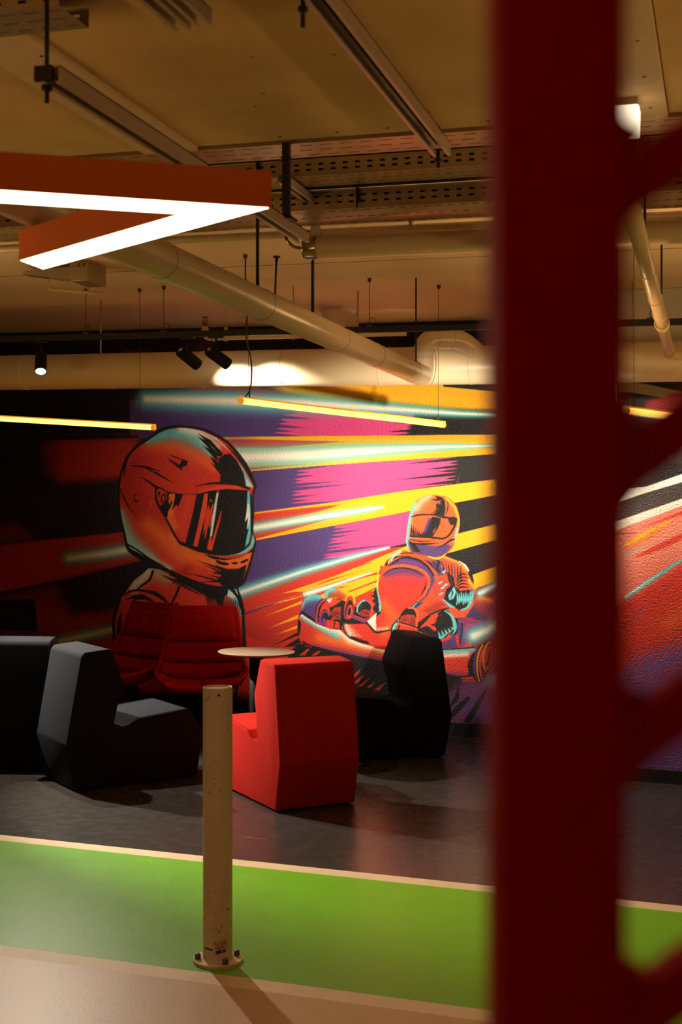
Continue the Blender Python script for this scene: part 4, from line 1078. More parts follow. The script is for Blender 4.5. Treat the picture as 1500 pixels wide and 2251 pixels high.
def tray(name, label, u0, u1, v0, v1, w0, fh, side='slots', pitch=.05, big=False, group='cable trays under the ceiling'):
    t = thing(name, label, 'cable tray', R((u0 + u1) / 2, (v0 + v1) / 2, w0), group)
    n = int((u1 - u0) / pitch)
    wd_ = v1 - v0
    m = MB()
    if big:
        m.slotted(R(u0, v0, w0), E2S, E1, [(wd_ * .1, .01), (wd_ * .5, 0), (wd_ * .9, -.012)], n, pitch, wd_, pitch * .55, .012, .004)
    else:
        m.slotted(R(u0, v0, w0), E2S, E1, [(wd_ * .17, .01), (wd_ * .5, -.008), (wd_ * .83, .004)], n, pitch, wd_, pitch * .62, .008, .003)
    part(m, 'bottom_plate', M_TRAY, t)
    for vv, nm in ((v0, 'side_flange'), (v1, 'side_flange')):
        m = MB()
        m.slotted(R(u0, vv, w0), E2S, UP, [(fh * .36, 0), (fh * .68, 0)], n, pitch, fh, .021, .0085, .003)
        e = R(u1 - .0, vv, w0 + fh)
        m.tube([R(u0, vv, w0 + fh), R(u0 + n * pitch, vv, w0 + fh)], .003, 6)
        part(m, nm, M_TRAY, t)
    m = MB(); m.rbox(u0 + .01, u1 - .14, v0 + .008, v1 - .012, w0 + .009, w0 + fh * .95, .004); part(m, 'slot_dark_filler', M_BLACK, t)  # black box added inside the tray so its slots look dark
    return t


tA = tray('cable_tray', 'perforated cable tray running right along the edge of the near ceiling boards', -3.6, 1.0, 4.30, 4.48, 2.985, .055, pitch=.075)
tB = tray('cable_tray', 'narrow slotted cable tray behind the board edge, its bottom glinting yellow', -4.4, 1.0, 4.735, 4.90, 2.985, .065)
tC = tray('cable_tray', 'lowest slotted cable tray with ladder-like bottom, just above the long unlit tube', -4.4, 1.0, 4.985, 5.27, 2.91, .078, big=True)
tD = tray('cable_tray', 'short perforated cable tray in the top left corner, near the hanging rod', -3.0, -1.53, 2.83, 2.985, 2.93, .05, pitch=.07)
tE = tray('cable_tray', 'perforated cable tray end peeking in at the top edge above the channel stubs', -1.36, 1.0, 2.60, 2.74, 2.955, .03, pitch=.07)
# rail edge of the top left tray in red-brown
# pipe under tray
m = MB(); m.tube([R(-4.4, 5.30, 2.885), R(1.0, 5.30, 2.885)], .016, 14)
t = thing('conduit_pipe', 'cream conduit pipe running beneath the lowest cable tray', 'pipe', R(-1.7, 5.3, 2.885))
part(m, 'pipe', M_PIPE, t)
for uu in (-3.4, -2.6, -1.81, -1.3, -.9, -.4):
    m = MB(); m.box(R(uu, 5.30, 2.897), E2S, E1, UP, .006, .018, .022); part(m, 'clip', M_STRUT, t)

# black strip in the gap between the two back trays
t = thing('gap_strip', 'long black strip in the gap between the two slotted trays', 'channel', R(-1.5, 4.94, 2.99))
m = MB(); m.rbox(-4.4, 1.0, 4.908, 4.975, 2.992, 3.07); part(m, 'channel', M_BLACK, t)

# ---------------------------------------------------------------- struts, channels and rods


def uchan(u, v0, v1, w0, wd_=.041, h=.041, th=.0035):
    """open slot facing down, running into the depth"""
    m = MB()
    m.rbox(u - wd_ / 2, u + wd_ / 2, v0, v1, w0 + h - th, w0 + h)
    m.rbox(u - wd_ / 2, u - wd_ / 2 + th, v0, v1, w0, w0 + h)
    m.rbox(u + wd_ / 2 - th, u + wd_ / 2, v0, v1, w0, w0 + h)
    m.rbox(u - wd_ / 2 + th, u - wd_ / 2 + .011, v0, v1, w0, w0 + th)
    m.rbox(u + wd_ / 2 - .011, u + wd_ / 2 - th, v0, v1, w0, w0 + th)
    return m


def bolt(c, l=.06, r=.006):
    m = MB(); c = Vector(c)
    m.tube([c, c - UP * l], r, 10)
    m.lathe(c - UP * l * .55, (0, 0, -1), [(0, -.004), (r * 2.1, -.004), (r * 2.1, .006), (0, .006)], 6)
    return m


t = thing('strut_channel', 'long dark-slotted strut channel running diagonally below the near boards to the tray', 'strut', R(-.94, 3.5, 2.92))
part(uchan(-.945, 2.78, 4.30, 2.905, .062, .045), 'channel', M_STRUT, t)
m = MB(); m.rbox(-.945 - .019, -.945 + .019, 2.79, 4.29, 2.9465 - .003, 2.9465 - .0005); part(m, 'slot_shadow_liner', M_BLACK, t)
part(bolt(R(-.945, 4.24, 2.91)), 'bolt', M_ROD, t); part(bolt(R(-.99, 2.93, 2.955), .10), 'bolt', M_ROD, t)
m = MB(); m.rbox(-1.005, -.915, 2.91, 2.95, 2.9505, 2.955); m.tube([R(-.99, 2.93, 2.955), R(-.99, 2.93, BW)], .006, 8); part(m, 'bracket', M_STRUT, t)
m = MB(); m.tube([R(-.945, 4.24, 2.945), R(-.945, 4.24, BW)], .006, 10); part(m, 'hanger_rod', M_ROD, t)
m = MB(); m.tube([R(-.945, 2.9, 2.945), R(-.945, 2.9, BW)], .006, 10); part(m, 'hanger_rod', M_ROD, t)
t = thing('strut_channel', 'pale support channel on a hanging rod, passing above the white arrow lamp', 'strut', R(-1.525, 3.6, 2.68), None)
part(uchan(-1.525, 2.66, 4.52, 2.675, .046, .041), 'channel', M_STRUT, t)
m = MB(); m.tube([R(-1.545, 2.675, BW - .002), R(-1.545, 2.675, 2.635)], .0058, 10)
m.lathe(R(-1.545, 2.675, 2.672), (0, 0, -1), [(0, -.004), (.013, -.004), (.013, .008), (0, .008)], 6); part(m, 'hanger_rod', M_ROD, t)
m = MB(); m.box(R(-1.545, 2.662, 2.70), E2S, E1, UP, .024, .005, .018); part(m, 'end_plate', M_ROD, t)
m = MB(); m.rbox(-1.524, -1.497, 4.276, 4.296, 2.716, 2.985); m.rbox(-1.528, -1.493, 4.272, 4.30, 2.93, 2.934); part(m, 'drop_post', M_ROD, t)
m = MB(); m.rbox(-1.55, -1.48, 4.25, 4.32, 2.708, 2.716); part(m, 'foot_plate', M_ROD, t)
for (uu, v0, v1, lab) in ((-1.34, 2.2, 3.0, 'stub of pale strut channel ending at the top edge, left one of the pair'), (-1.275, 2.2, 2.985, 'stub of pale strut channel ending at the top edge, right one of the pair')):
    t = thing('strut_channel', lab, 'strut', R(uu, 2.6, 2.905), 'channel stubs at the top edge')
    part(uchan(uu, v0, v1, 2.905, .046, .041), 'channel', M_STRUT, t)
    m = MB(); m.tube([R(uu, 2.5, 2.94), R(uu, 2.5, BW)], .006, 8); part(m, 'hanger_rod', M_ROD, t)
t = thing('strut_channel', 'small tray bracket poking out left of the slotted tray fronts', 'strut', R(-1.66, 4.8, 2.95))
part(uchan(-1.66, 4.66, 5.02, 2.945, .04, .035), 'channel', M_STRUT, t)
m = MB(); m.rbox(-1.45, -1.44, 4.965, 4.975, 2.93, 3.04, .001); m.tube([R(-1.444, 4.96, 2.93), R(-1.442, 4.958, 2.905)], .004, 8)
t = thing('cable_drop', 'short dark cable tail hanging in front of the middle tray', 'cable', R(-1.445, 4.96, 2.97)); part(m, 'tail', M_ROD, t)

# ---------------------------------------------------------------- unlit tube luminaire
t = thing('tube_luminaire', 'long unlit opal tube light hanging below the lowest tray', 'lamp', R(-.8, 5.27, 2.83))
LU0, LU1, LV, LW, LR = -1.74, .40, 5.27, 2.815, .049
m = MB(); m.tube([R(LU0, LV, LW), R(LU1, LV, LW)], LR, 32); split_normals(part(m, 'opal_tube', M_OFF, t))
for uu, s in ((LU0, -1), (LU1, 1)):
    m = MB(); m.tube([R(uu - s * .03, LV, LW), R(uu + s * .022, LV, LW), R(uu + s * .034, LV, LW)], [LR * 1.04, LR * 1.04, LR * .9], 32); split_normals(part(m, 'end_cap', M_STEEL, t))
for uu in (-1.72, .2):
    m = MB(); m.rbox(uu - .018, uu + .018, LV - .005, LV + .012, LW + LR * .8, 2.94); part(m, 'bracket', M_STRUT, t)
m = MB(); p = [R(LU0 - .03, LV, LW), R(LU0 - .075, LV - .02, LW + .005), R(LU0 - .11, LV - .02, LW + .04), R(LU0 - .115, LV - .02, LW + .09)]
m.tube([Vector(q) for q in crom([tuple(q) for q in p], False, 6)], .007, 8); part(m, 'power_cable', M_STEEL, t)
m = MB(); m.lathe(R(-1.60, LV + .03, LW + LR + .012), UP, [(0, 0), (.012, 0), (.012, .02), (0, .02)], 8); part(m, 'gland', M_STEEL, t)
# ---------------------------------------------------------------- ducts
DV, DW, DR = 7.905, 2.592, .1215
t = thing('air_duct', 'thick cream air duct running the full width in front of the mural wall', 'duct', R(-2.7, DV, DW))
m = MB(); m.tube([R(-6.6, DV, DW), R(1.6, DV, DW)], DR, 56); part(m, 'duct_run', M_DUCT, t, True)
for px_u in (-4.72, -4.05, -3.37, -2.795, -2.135, -1.545, -.62):
    m = MB(); m.ring(R(px_u, DV, DW), E2S, DR, .0026, 56); part(m, 'joint_ring', M_DUCT, t)
for i in range(14):
    m = MB(); m.lathe(R(-4.6 + i * .21, DV - .02, DW + DR - .003), UP, [(.005, 0), (.005, .006), (0, .008)], 8); part(m, 'rivet', M_STEEL, t)
for uu in (-4.12, -2.28, -.55):
    m = MB(); m.tube([R(uu, DV - .05, DW + DR - .02), R(uu, DV - .05, HCE)], .0055, 8); part(m, 'hanger_rod', M_STRUT, t)

BU, BWt, BR = -1.785, 2.49, .062
t = thing('branch_duct', 'slim metallic round duct slanting from the lamp down to the thick duct, with elbow', 'duct', R(BU, 5., BWt))
end = R(BU, 7.60, BWt); top = R(BU, 7.60, 2.64)
path = arc(R(BU, 0.6, BWt), end, top, .085, 8)
path = path[:-1]
path2 = arc(path[-1], R(BU, 7.60, 2.722), R(BU + .20, 7.74, 2.735), .085, 8)
path3 = arc(path2[-2], R(BU + .20, 7.75, 2.735), R(BU + .33, 7.88, 2.62), .06, 6)
m = MB(); m.tube(path + path2[1:-1] + path3[1:], BR, 40); part(m, 'duct_run', M_BRANCH, t, True)
for vv in (2.2, 3.15, 3.82, 4.76, 5.80, 6.45, 7.28):
    m = MB(); m.ring(R(BU, vv, BWt), E1, BR, .0018, 40); part(m, 'joint_ring', M_SEAM, t)
for ww in (2.555, 2.60, 2.64):
    m = MB(); m.ring(R(BU, 7.60, ww), UP, BR, .0028, 40); part(m, 'joint_ring', M_BRANCH, t)
for q in (path2[-2], path3[1]):
    m = MB(); m.ring(q, R(.2, .14, .004) - R(0, 0, 0), BR, .004, 40); part(m, 'joint_ring', M_BRANCH, t)
for vv in (4.72, 5.42, 2.4, 7.55):
    m = MB(); m.tube([R(BU + (0.0 if vv < 7 else -.02), vv - (0 if vv < 7 else .07), BWt + BR - .005), R(BU + (0.0 if vv < 7 else -.02), vv - (0 if vv < 7 else .07), HCE if vv > 4.4 else BW)], .0075 if vv < 7 else .005, 8); part(m, 'hanger_rod', M_ROD, t)
t = thing('threaded_rod', 'dark threaded rod with ceiling anchor, slightly tilted, behind the slim duct', 'rod', R(-2.40, 6.66, HCE))
m = MB(); m.tube([R(-2.405, 6.66, HCE), R(-2.418, 6.66, 2.79)], .006, 8); part(m, 'rod', M_ROD, t)
m = MB(); m.lathe(R(-2.405, 6.66, HCE), (0, 0, -1), [(.02, 0), (.02, .006), (.009, .012), (.009, .03), (0, .03)], 12); part(m, 'anchor', M_ROD, t)

t = thing('duct_stub', 'round cream air valve collar on the slab above the thick duct', 'duct', R(-2.63, 8.6, HCE))
m = MB(); m.lathe(R(-2.63, 8.60, HCE), (0, 0, -1), [(0, 0), (.134, 0), (.138, .008), (.134, .016), (.13, .02), (.13, .145), (.136, .15), (.136, .158), (.12, .162), (.11, .30), (0, .30)], 48); split_normals(part(m, 'collar', M_DUCT, t), 30)

# sprinkler pipe
SV, SW = 7.62, 2.765
t = thing('sprinkler_pipe', 'thin cream sprinkler pipe with upturned elbow and brass head left of the slim duct', 'pipe', R(-2.9, SV, SW))
m = MB(); m.tube(arc(R(-3.245, SV, SW + .075), R(-3.245, SV, SW), R(-1.9, SV, SW), .035, 8), .019, 20); part(m, 'pipe', M_PIPE, t, True)
m = MB(); m.ring(R(-3.245, SV, SW + .055), UP, .019, .006, 20); part(m, 'elbow_collar', M_PIPE, t)
m = MB(); m.ring(R(-3.18, SV, SW), E2S, .019, .006, 20); part(m, 'elbow_collar', M_PIPE, t)
m = MB(); c = R(-3.245, SV, SW + .075)
m.lathe(c, UP, [(0, 0), (.014, 0), (.014, .014), (.006, .02), (.004, .04), (0, .04)], 12)
for s in (-1, 1):
    m.tube([c + E2 * .012 * s + UP * .014, c + E2 * .018 * s + UP * .035, c + E2 * .004 * s + UP * .058], .003, 6)
m.lathe(c + UP * .058, UP, [(0, 0), (.024, 0), (.024, .003), (0, .004)], 14); part(m, 'sprinkler_head', mat('dull_brass', (120, 70, 34), .4, .7), t)
for uu in (-3.1, -2.64):
    m = MB(); m.box(R(uu, SV, SW + .02), E2S, E1, UP, .012, .004, .045); m.tube([R(uu, SV, SW + .05), R(uu, SV, HCE)], .004, 8); part(m, 'hanger', M_STRUT, t)

# ---------------------------------------------------------------- light track with spotlights
TV, TW = 7.42, 2.762
t = thing('light_track', 'long black lighting track hung across the room above the thick duct', 'track', R(-2.6, TV, TW))
m = MB(); m.rbox(-6.4, 1.4, TV - .018, TV + .018, TW - .018, TW + .018, .002); part(m, 'rail', M_TRACK, t)
for uu, in ((-4.0,), (-3.445,), (-2.08,), (-.42,)):
    m = MB(); m.tube([R(uu, TV, TW + .018), R(uu, TV, HCE - .02)], .002, 6)
    m.lathe(R(uu, TV, HCE), (0, 0, -1), [(.012, 0), (.012, .018), (.004, .026), (0, .026)], 10)
    m.ring(R(uu + .018, TV, TW + .05), E1 + E2 * .4, .024, .0016, 16)
    m.box(R(uu, TV, TW + .022), E2S, E1, UP, .02, .012, .006); part(m, 'suspension_wire', M_WIRE, t)
for i in range(5):
    m = MB(); m.lathe(R(-3.85 + i * .07, TV - .0182, TW + .008), -E1, [(0, .002), (.003, .002), (.003, 0)], 8); part(m, 'rivet', M_STEEL, t)


def spotlight(u, target, label, lit=False, power=0., size=70, blend=.5, tagc=True, top=.125, col=(1, .88, .72), drop=.085, r=.0385, L=.15, TV=TV, TW=TW, flap=0):
    """black cylinder spot on a stem, aimed at target"""
    piv = R(u, TV, TW - .018 - drop)
    d = (Vector(target) - piv).normalized()
    t = thing('spotlight', label, 'spotlight', R(u, TV, TW - .018), 'black spotlights on the track')
    m = MB(); m.box(R(u, TV, TW - .024), E2S, E1, UP, .05, .014, .006, .002); m.tube([R(u, TV, TW - .03), piv], .007, 10)
    part(m, 'stem', M_TRACK, t)
    a = piv - d * (L * .38); b = piv + d * (L * .62)
    m = MB(); m.lathe(a, d, [(0, 0), (r * .94, 0), (r, .004), (r, L), (r * .9, L), (r * .86, L - .012), (0, L - .012)], 40)
    o = split_normals(part(m, 'housing', M_BLACK, t), 30)
    m = MB(); m.lathe(a + d * (L - .0115), d, [(0, 0.001), (r * .84, 0.001), (r * .84, 0), (0, 0)], 32); part(m, 'lens', M_SPOT_EM, t)
    if tagc:
        side = d.cross(UP).normalized(); bk = side.cross(d).normalized()
        m = MB(); m.box(a - d * .0006 + bk * .006, side, bk, d, .017, .010, .0006); part(m, 'rating_sticker', M_TAG, t)
    if power:
        li = bpy.data.lights.new('spot_beam', 'SPOT'); li.energy = power; li.spot_size = math.radians(size); li.spot_blend = blend
        li.color = col; li.shadow_soft_size = r * .7
        lo = bpy.data.objects.new('spot_beam', li); COL.objects.link(lo); lo.parent = t
        q = b + d * .012 - t.location
        lo.location = q; lo.rotation_euler = d.to_track_quat('-Z', 'Y').to_euler()
        if flap:                                   # barn door that keeps the beam off the ducts
            src = b + d * .012; hd = Vector((d.x, d.y, 0)).normalized(); sd = hd.cross(UP)
            dist = (VW - src.y) / hd.y; wt = R(src.x + hd.x * dist, VW, flap)
            k_ = (wt.z - src.z) / dist
            e0 = src + UP * (r * 1.0) + hd * .0; e1 = src + hd * .24 + UP * (k_ * .24)
            m = MB(); m.hexa([e0 - sd * .06, e0 + sd * .06, e1 + sd * .15, e1 - sd * .15, e0 - sd * .06 + UP * .003, e0 + sd * .06 + UP * .003, e1 + sd * .15 + UP * .003, e1 - sd * .15 + UP * .003]); part(m, 'barn_door', M_BLACK, t)
    return t


spotlight(-4.33, R(-3.3, 5.6, .0), 'spotlight with its lit white lens showing, leftmost on the black track', True, P_A, 104, .6, False, r=.0385, L=.17, drop=.13)
spotlight(-3.285, R(-2.35, VW, 1.5), 'unlit-looking spotlight aimed at the mural, left one of the close pair', True, P_B, 72, .8, drop=.12, L=.165)
spotlight(-3.085, R(-1.85, VW, 1.45), 'unlit-looking spotlight aimed at the mural, right one of the close pair', True, P_C, 72, .8, drop=.12, L=.165)
spotlight(-.78, R(-.35, VB, 1.6), 'spotlight hidden behind the red post, aimed at the salmon stripes', True, P_D, 84, .9, drop=.075)
t = thing('light_track', 'added short black track bar on two long rods, out of sight behind the red post', 'track', R(-.56, 5.75, 1.95))  # unseen track and its two spots, added to brighten the mural
m = MB(); m.rbox(-.68, -.44, 5.732, 5.768, 1.932, 1.968, .002); part(m, 'rail', M_TRACK, t)
for uu in (-.65, -.47):
    m = MB(); m.tube([R(uu, 5.75, 1.968), R(uu, 5.75, HCE)], .004, 8); part(m, 'hanger_rod', M_ROD, t)
spotlight(-.63, R(-2.6, VW, 1.78), 'added spotlight on the short track, unseen behind the red post, aimed left across the mural', True, P_F, 48, .85, drop=.09, TV=5.75, TW=1.95)
spotlight(-.49, R(-1.9, VW, 1.6), 'added spotlight on the short track, unseen behind the red post, aimed at the painted kart', True, P_G, 54, .9, drop=.09, TV=5.75, TW=1.95)
spotlight(-5.6, R(-2.75, 6.75, .35), 'added spotlight, unseen left of the picture edge, aimed at the seats', True, P_E, 46, .6, drop=.075)  # extra out-of-view spot, added to light the seats from the left

# ---------------------------------------------------------------- amber tube lamps


def amber(p0, p1, label, wires, r=.0165):
    p0, p1 = Vector(p0), Vector(p1); d = (p1 - p0).normalized()
    t = thing('amber_tube_lamp', label, 'lamp', (p0 + p1) / 2, 'amber tube lamps on wires')
    m = MB(); m.tube([p0 + d * .02, p1 - d * .02], r, 20); part(m, 'glowing_tube', M_AMBER_EM, t, True)
    for a, b in ((p0, p0 + d * .022), (p1 - d * .022, p1)):
        m = MB(); m.tube([a, b], r * 1.06, 20); split_normals(part(m, 'end_cap', M_AMBER_CAP, t))
    s = d.cross(UP).normalized(); n = s.cross(d).normalized()
    m = MB(); m.box((p0 + p1) / 2 + n * (r + .003), d, s, n, (p1 - p0).length / 2, r * .7, .004); part(m, 'top_channel', M_AMBER_CAP, t)
    for f, ctop, loose in wires:
        q = p0.lerp(p1, f) + n * (r + .006); c = Vector(ctop)
        m = MB(); m.tube([q, q + UP * .035], .004, 8); m.tube([q + UP * .03, c - UP * .02], .0017, 6)
        m.box(q, d, s, n, .02, .008, .003)
        m.lathe(c, (0, 0, -1), [(.012, 0), (.012, .016), (.004, .026), (0, .026)], 10); part(m, 'suspension_wire', M_WIRE, t)
        if loose:
            pts = [q + UP * .0 - d * .03, q + UP * .06 + d * .008, q + UP * .2 + d * .012, q + UP * .34 - d * .022, q + UP * .5 - d * .012, c - UP * .3, c - UP * .02]
            m = MB(); m.tube([Vector(z) for z in crom([tuple(z) for z in pts], False, 5)], .0042, 6); part(m, 'power_cable', M_WIRE, t)
    return t


amber(R(-5.05, 7.62, 2.262), R(-3.53, 7.47, 2.173), 'glowing amber tube lamp over the left, cut off by the picture edge', [(.925, R(-3.645, 7.482, HCE), False), (.08, R(-4.93, 7.61, HCE), False)])
amber(R(-2.585, 6.545, 2.262), R(-1.695, 7.78, 2.205), 'glowing amber tube lamp hanging in front of the mural centre', [(.045, R(-2.56, 6.58, HCE), True), (.965, R(-1.722, 7.74, HCE), False)])
amber(R(-.50, 6.60, 2.20), R(.30, 8.0, 2.19), 'glowing amber tube lamp seen right of the red post', [(.05, R(-.46, 6.67, HCE), False), (.5, R(-.1, 7.3, HCE), False)])
# ---------------------------------------------------------------- white arrow-shaped pendant
LB, LH = 2.338, .08
tip, a1o, a1i, inn, a2i, a2o = [(x * .8, y * .8) for x, y in ((-.189, 3.456), (-.889, 3.308), (-.934, 3.471), (-.4546, 3.551), (-1.086, 4.275), (-1.042, 4.436))]
ext = 2.0
d = Vector((a1o[0] - tip[0], a1o[1] - tip[1]))
a1oE = (tip[0] + d.x * ext, tip[1] + d.y * ext); a1iE = (inn[0] + d.x * (ext - .36), inn[1] + d.y * (ext - .36))
outl = [tip, a2o, a2i, inn, a1iE, a1oE]
t = thing('pendant_lamp', 'arrow-shaped pendant lamp with orange sides and glowing white underside', 'lamp', G(-.6, 2.88, LB))


def offset(poly, d_):
    n = len(poly); out = []
    A = sum(poly[i][0] * poly[(i + 1) % n][1] - poly[(i + 1) % n][0] * poly[i][1] for i in range(n))
    sg = 1 if A > 0 else -1
    for i in range(n):
        p0, p1, p2 = Vector(poly[i - 1]), Vector(poly[i]), Vector(poly[(i + 1) % n])
        e1_, e2_ = (p1 - p0).normalized(), (p2 - p1).normalized()
        n1, n2 = Vector((-e1_.y, e1_.x)) * sg, Vector((-e2_.y, e2_.x)) * sg
        b = (n1 + n2); b = b / max(b.length_squared, .1) * 2
        out.append(p1 + b * d_)
    return out


inr = offset(outl, .004)
m = MB()
n = len(outl)
for i in range(n):
    j = (i + 1) % n
    m.face([G(*outl[i], LB), G(*outl[j], LB), G(*outl[j], LB + LH), G(*outl[i], LB + LH)])
    m.face([G(*outl[i], LB), G(*inr[i], LB), G(*inr[j], LB), G(*outl[j], LB)])
    m.face([G(*inr[i], LB), G(*inr[j], LB), G(*inr[j], LB + LH), G(*inr[i], LB + LH)])
m.face([G(*p, LB + LH) for p in outl])
part(m, 'housing', M_ORANGE, t)
m = MB(); m.face([G(*p, LB - .001) for p in inr]); m.face([G(*p, LB + .012) for p in inr])
for i in range(n):
    j = (i + 1) % n
    m.face([G(*inr[i], LB - .001), G(*inr[j], LB - .001), G(*inr[j], LB + .012), G(*inr[i], LB + .012)])
part(m, 'diffuser', M_WHITE_EM, t)
for p in ((-1.22, 2.57), (-.95, 2.64)):
    m = MB(); m.tube([G(*p, LB + LH), G(*p, BW)], .006, 8); part(m, 'suspension_rod', M_ROD, t)

# ---------------------------------------------------------------- emergency light and right-hand pipes
t = thing('emergency_light', 'smoky box light with a rod arm on the slab below the white lamp end', 'lamp', R(-3.66, 6.7, HCE))
m = MB(); m.rbox(-3.62, -3.50, 6.52, 6.74, HCE - .12, HCE - .0, .004); part(m, 'box', M_CLEAR, t)
m = MB(); m.hexa([R(-3.98, 6.62, HCE - .05), R(-3.62, 6.60, HCE - .10), R(-3.62, 6.72, HCE - .10), R(-3.98, 6.70, HCE - .05), R(-3.98, 6.62, HCE - .03), R(-3.62, 6.60, HCE - .02), R(-3.62, 6.72, HCE - .02), R(-3.98, 6.70, HCE - .03)]); part(m, 'hood', M_CLEAR, t)
m = MB(); m.tube([R(-3.98, 6.90, HCE - .09), R(-3.63, 6.96, HCE - .12)], .011, 10); m.tube([R(-3.70, 6.95, HCE - .115), R(-3.70, 6.95, HCE)], .007, 8); m.tube([R(-3.95, 6.9, HCE - .09), R(-3.95, 6.8, HCE)], .005, 8); part(m, 'rod_arm', M_PIPE, t)
m = MB(); m.lathe(R(-3.56, 6.518, HCE - .03), -E1, [(0, .02), (.012, .018), (.012, 0)], 10); part(m, 'gland', M_STEEL, t)
m = MB(); m.lathe(R(-3.53, 6.518, HCE - .03), -E1, [(0, .02), (.01, .018), (.01, 0)], 10); part(m, 'gland', M_STEEL, t)

t = thing('drain_pipe', 'beige drain pipe slanting steeply right of the red post', 'pipe', R(-.3, 5.9, 2.6))
a, b = R(-.275, 3.55, 2.61), R(-.318, 7.55, 2.60)
m = MB(); m.tube([a, b], .0285, 24); m.tube(arc(b, b + E1 * .09, b + E1 * .09 + E2 * .4 - UP * .03, .05), .027, 20); part(m, 'pipe', M_PIPE, t, True)
for f_, rr in ((.36, .0305), (.52, .031), (.64, .031), (.70, .036), (.72, .034), (.94, .031), (.995, .034)):
    m = MB(); m.ring(a.lerp(b, f_), b - a, rr - .003, .0045, 24); part(m, 'joint_ring', M_PIPE, t)
for f_ in (.69, .3):
    q = a.lerp(b, f_); m = MB(); m.tube([q + UP * .03, Vector((q.x, q.y, HCE - SL * uv_of(q.x, q.y)[0]))], .005, 8); part(m, 'hanger_rod', M_ROD, t)
for k_, (du, lab) in enumerate(((0, 'thin conduit at the right edge with a clamp, left one of two'), (.075, 'thin conduit at the right edge with a clamp, right one of two'))):
    t = thing('conduit_pipe', lab, 'pipe', R(-.06 + du, 6., 2.86), 'twin conduits at the right edge')
    m = MB(); m.tube([Vector(z) for z in crom([tuple(R(-.12 + du, 4.4, 2.90)), tuple(R(-.125 + du, 5.6, 2.885)), tuple(R(-.14 + du, 6.2, 2.86)), tuple(R(-.13 + du, 7.0, 2.80)), tuple(R(-.10 + du, 7.3, 2.79))], False, 6)], .017, 14); part(m, 'pipe', M_PIPE, t, True)
    m = MB(); m.ring(R(-.126 + du, 5.7, 2.884), E1, .017, .005, 14); m.tube([R(-.126 + du, 5.7, 2.90), R(-.126 + du, 5.7, HCE)], .004, 6); part(m, 'clamp', M_PIPE, t)
t = thing('ceiling_lamp', 'small bright white box lamp under the boards, right beside the red post', 'lamp', R(-.30, 4.06, BW))
m = MB(); m.rbox(-.345, -.262, 4.02, 4.10, 2.862, 2.95, .006); part(m, 'diffuser', M_BOXLIT, t)
m = MB(); m.rbox(-.34, -.267, 4.025, 4.095, 2.95, BW - .016); part(m, 'base', M_STRUT, t)
# ---------------------------------------------------------------- foam lounge seats
LPROF = [(0.005, 0), (-.042, .278), (.040, .785), (.06, .808), (.215, .822), (.235, .812), (.308, .610), (.238, .372), (.247, .343), (.275, .338), (.345, .350), (.400, .397), (.735, .430), (.755, .424), (.850, .275), (.815, 0)]


def lounge(origin, front, width, m_, label, flip=1):
    """origin: floor point below the rear edge of one side; width spreads to `flip` times the left normal"""
    f = D2(*front).normalized(); s = Vector((-f.y, f.x, 0)) * flip
    f3 = (f - UP * SL * f.dot(E2)).normalized(); s3 = (s - UP * SL * s.dot(E2)).normalized()
    n3 = f3.cross(s3).normalized(); n3 = n3 if n3.z > 0 else -n3
    o = G(*origin)
    t = thing('lounge_chair', label, 'chair', o + f3 * .4 + s3 * width / 2, 'angular foam lounge chairs')
    q = lambda p, w_, k: o + f3 * p + n3 * w_ + s3 * k
    m = MB(); m.prism([q(p, w_ + (.008 if w_ == 0 else 0), 0) for p, w_ in LPROF], s3 * width, .011, 3)
    split_normals(part(m, 'foam_body', m_, t), 40)
    for k in (.004, width - .004):
        loop = [q(p, w_, k) for p, w_ in LPROF[1:-1]]
        c = sum(loop, Vector()) / len(loop)
        m = MB(); m.tube([z + (c - z).normalized() * .0035 for z in loop], .0016, 6); part(m, 'seam', m_, t)
    m = MB(); m.prism([q(p, w_, .02) for p, w_ in ((.03, 0.0), (.03, .012), (.79, .012), (.79, 0.0))], s3 * (width - .04)); part(m, 'base_board', M_BLACK, t)
    m = MB(); m.tube([q(-.0425 + .004, .262, width * .5), q(.002, .02, width * .5)], .0014, 6); part(m, 'back_seam', m_, t)
    return t


lounge((-.356, 6.947), (-.487, .873), .50, M_RED_F, 'bright red angular lounge chair seen from behind, beside the bollard', -1)
lounge((-1.56, 7.376), (.825, .565), .48, M_BLK_F, 'charcoal angular lounge chair left of the bollard, its pale top and back lit', 1)
lounge((.708, 8.578), (-.965, -.264), .50, M_BLK_R, 'black angular lounge chair facing left in front of the painted kart', -1)
lounge((-1.84, 7.93), (-.03, 1.), .62, M_BLK_F, 'dark lounge chair at the left picture edge, only its straight back showing', 1)

# ---------------------------------------------------------------- tables


def table(x, y, r, h, label, mt):
    t = thing('cafe_table', label, 'table', G(x, y), 'round pedestal tables')
    c = G(x, y, h)
    m = MB(); m.lathe(c - NRM * .012, NRM, [(0, 0), (r - .012, 0), (r - .002, .006), (r, .011), (r - .001, .0125), (0, .0125)], 72); split_normals(part(m, 'table_top', mt, t), 30)
    m = MB(); m.lathe(c - NRM * .03, NRM, [(0, 0), (.12, 0), (.12, .017), (0, .017)], 32); part(m, 'mounting_plate', M_BLACK, t)
    m = MB(); m.tube([G(x, y, .02), c - NRM * .014], .046, 28); part(m, 'column', M_BLACK, t, True)
    m = MB(); m.lathe(G(x, y, 0), NRM, [(0, 0), (r * .85, 0), (r * .85, .006), (.07, .018), (0, .018)], 48); split_normals(part(m, 'base_plate', M_BLACK, t), 30)
    return t


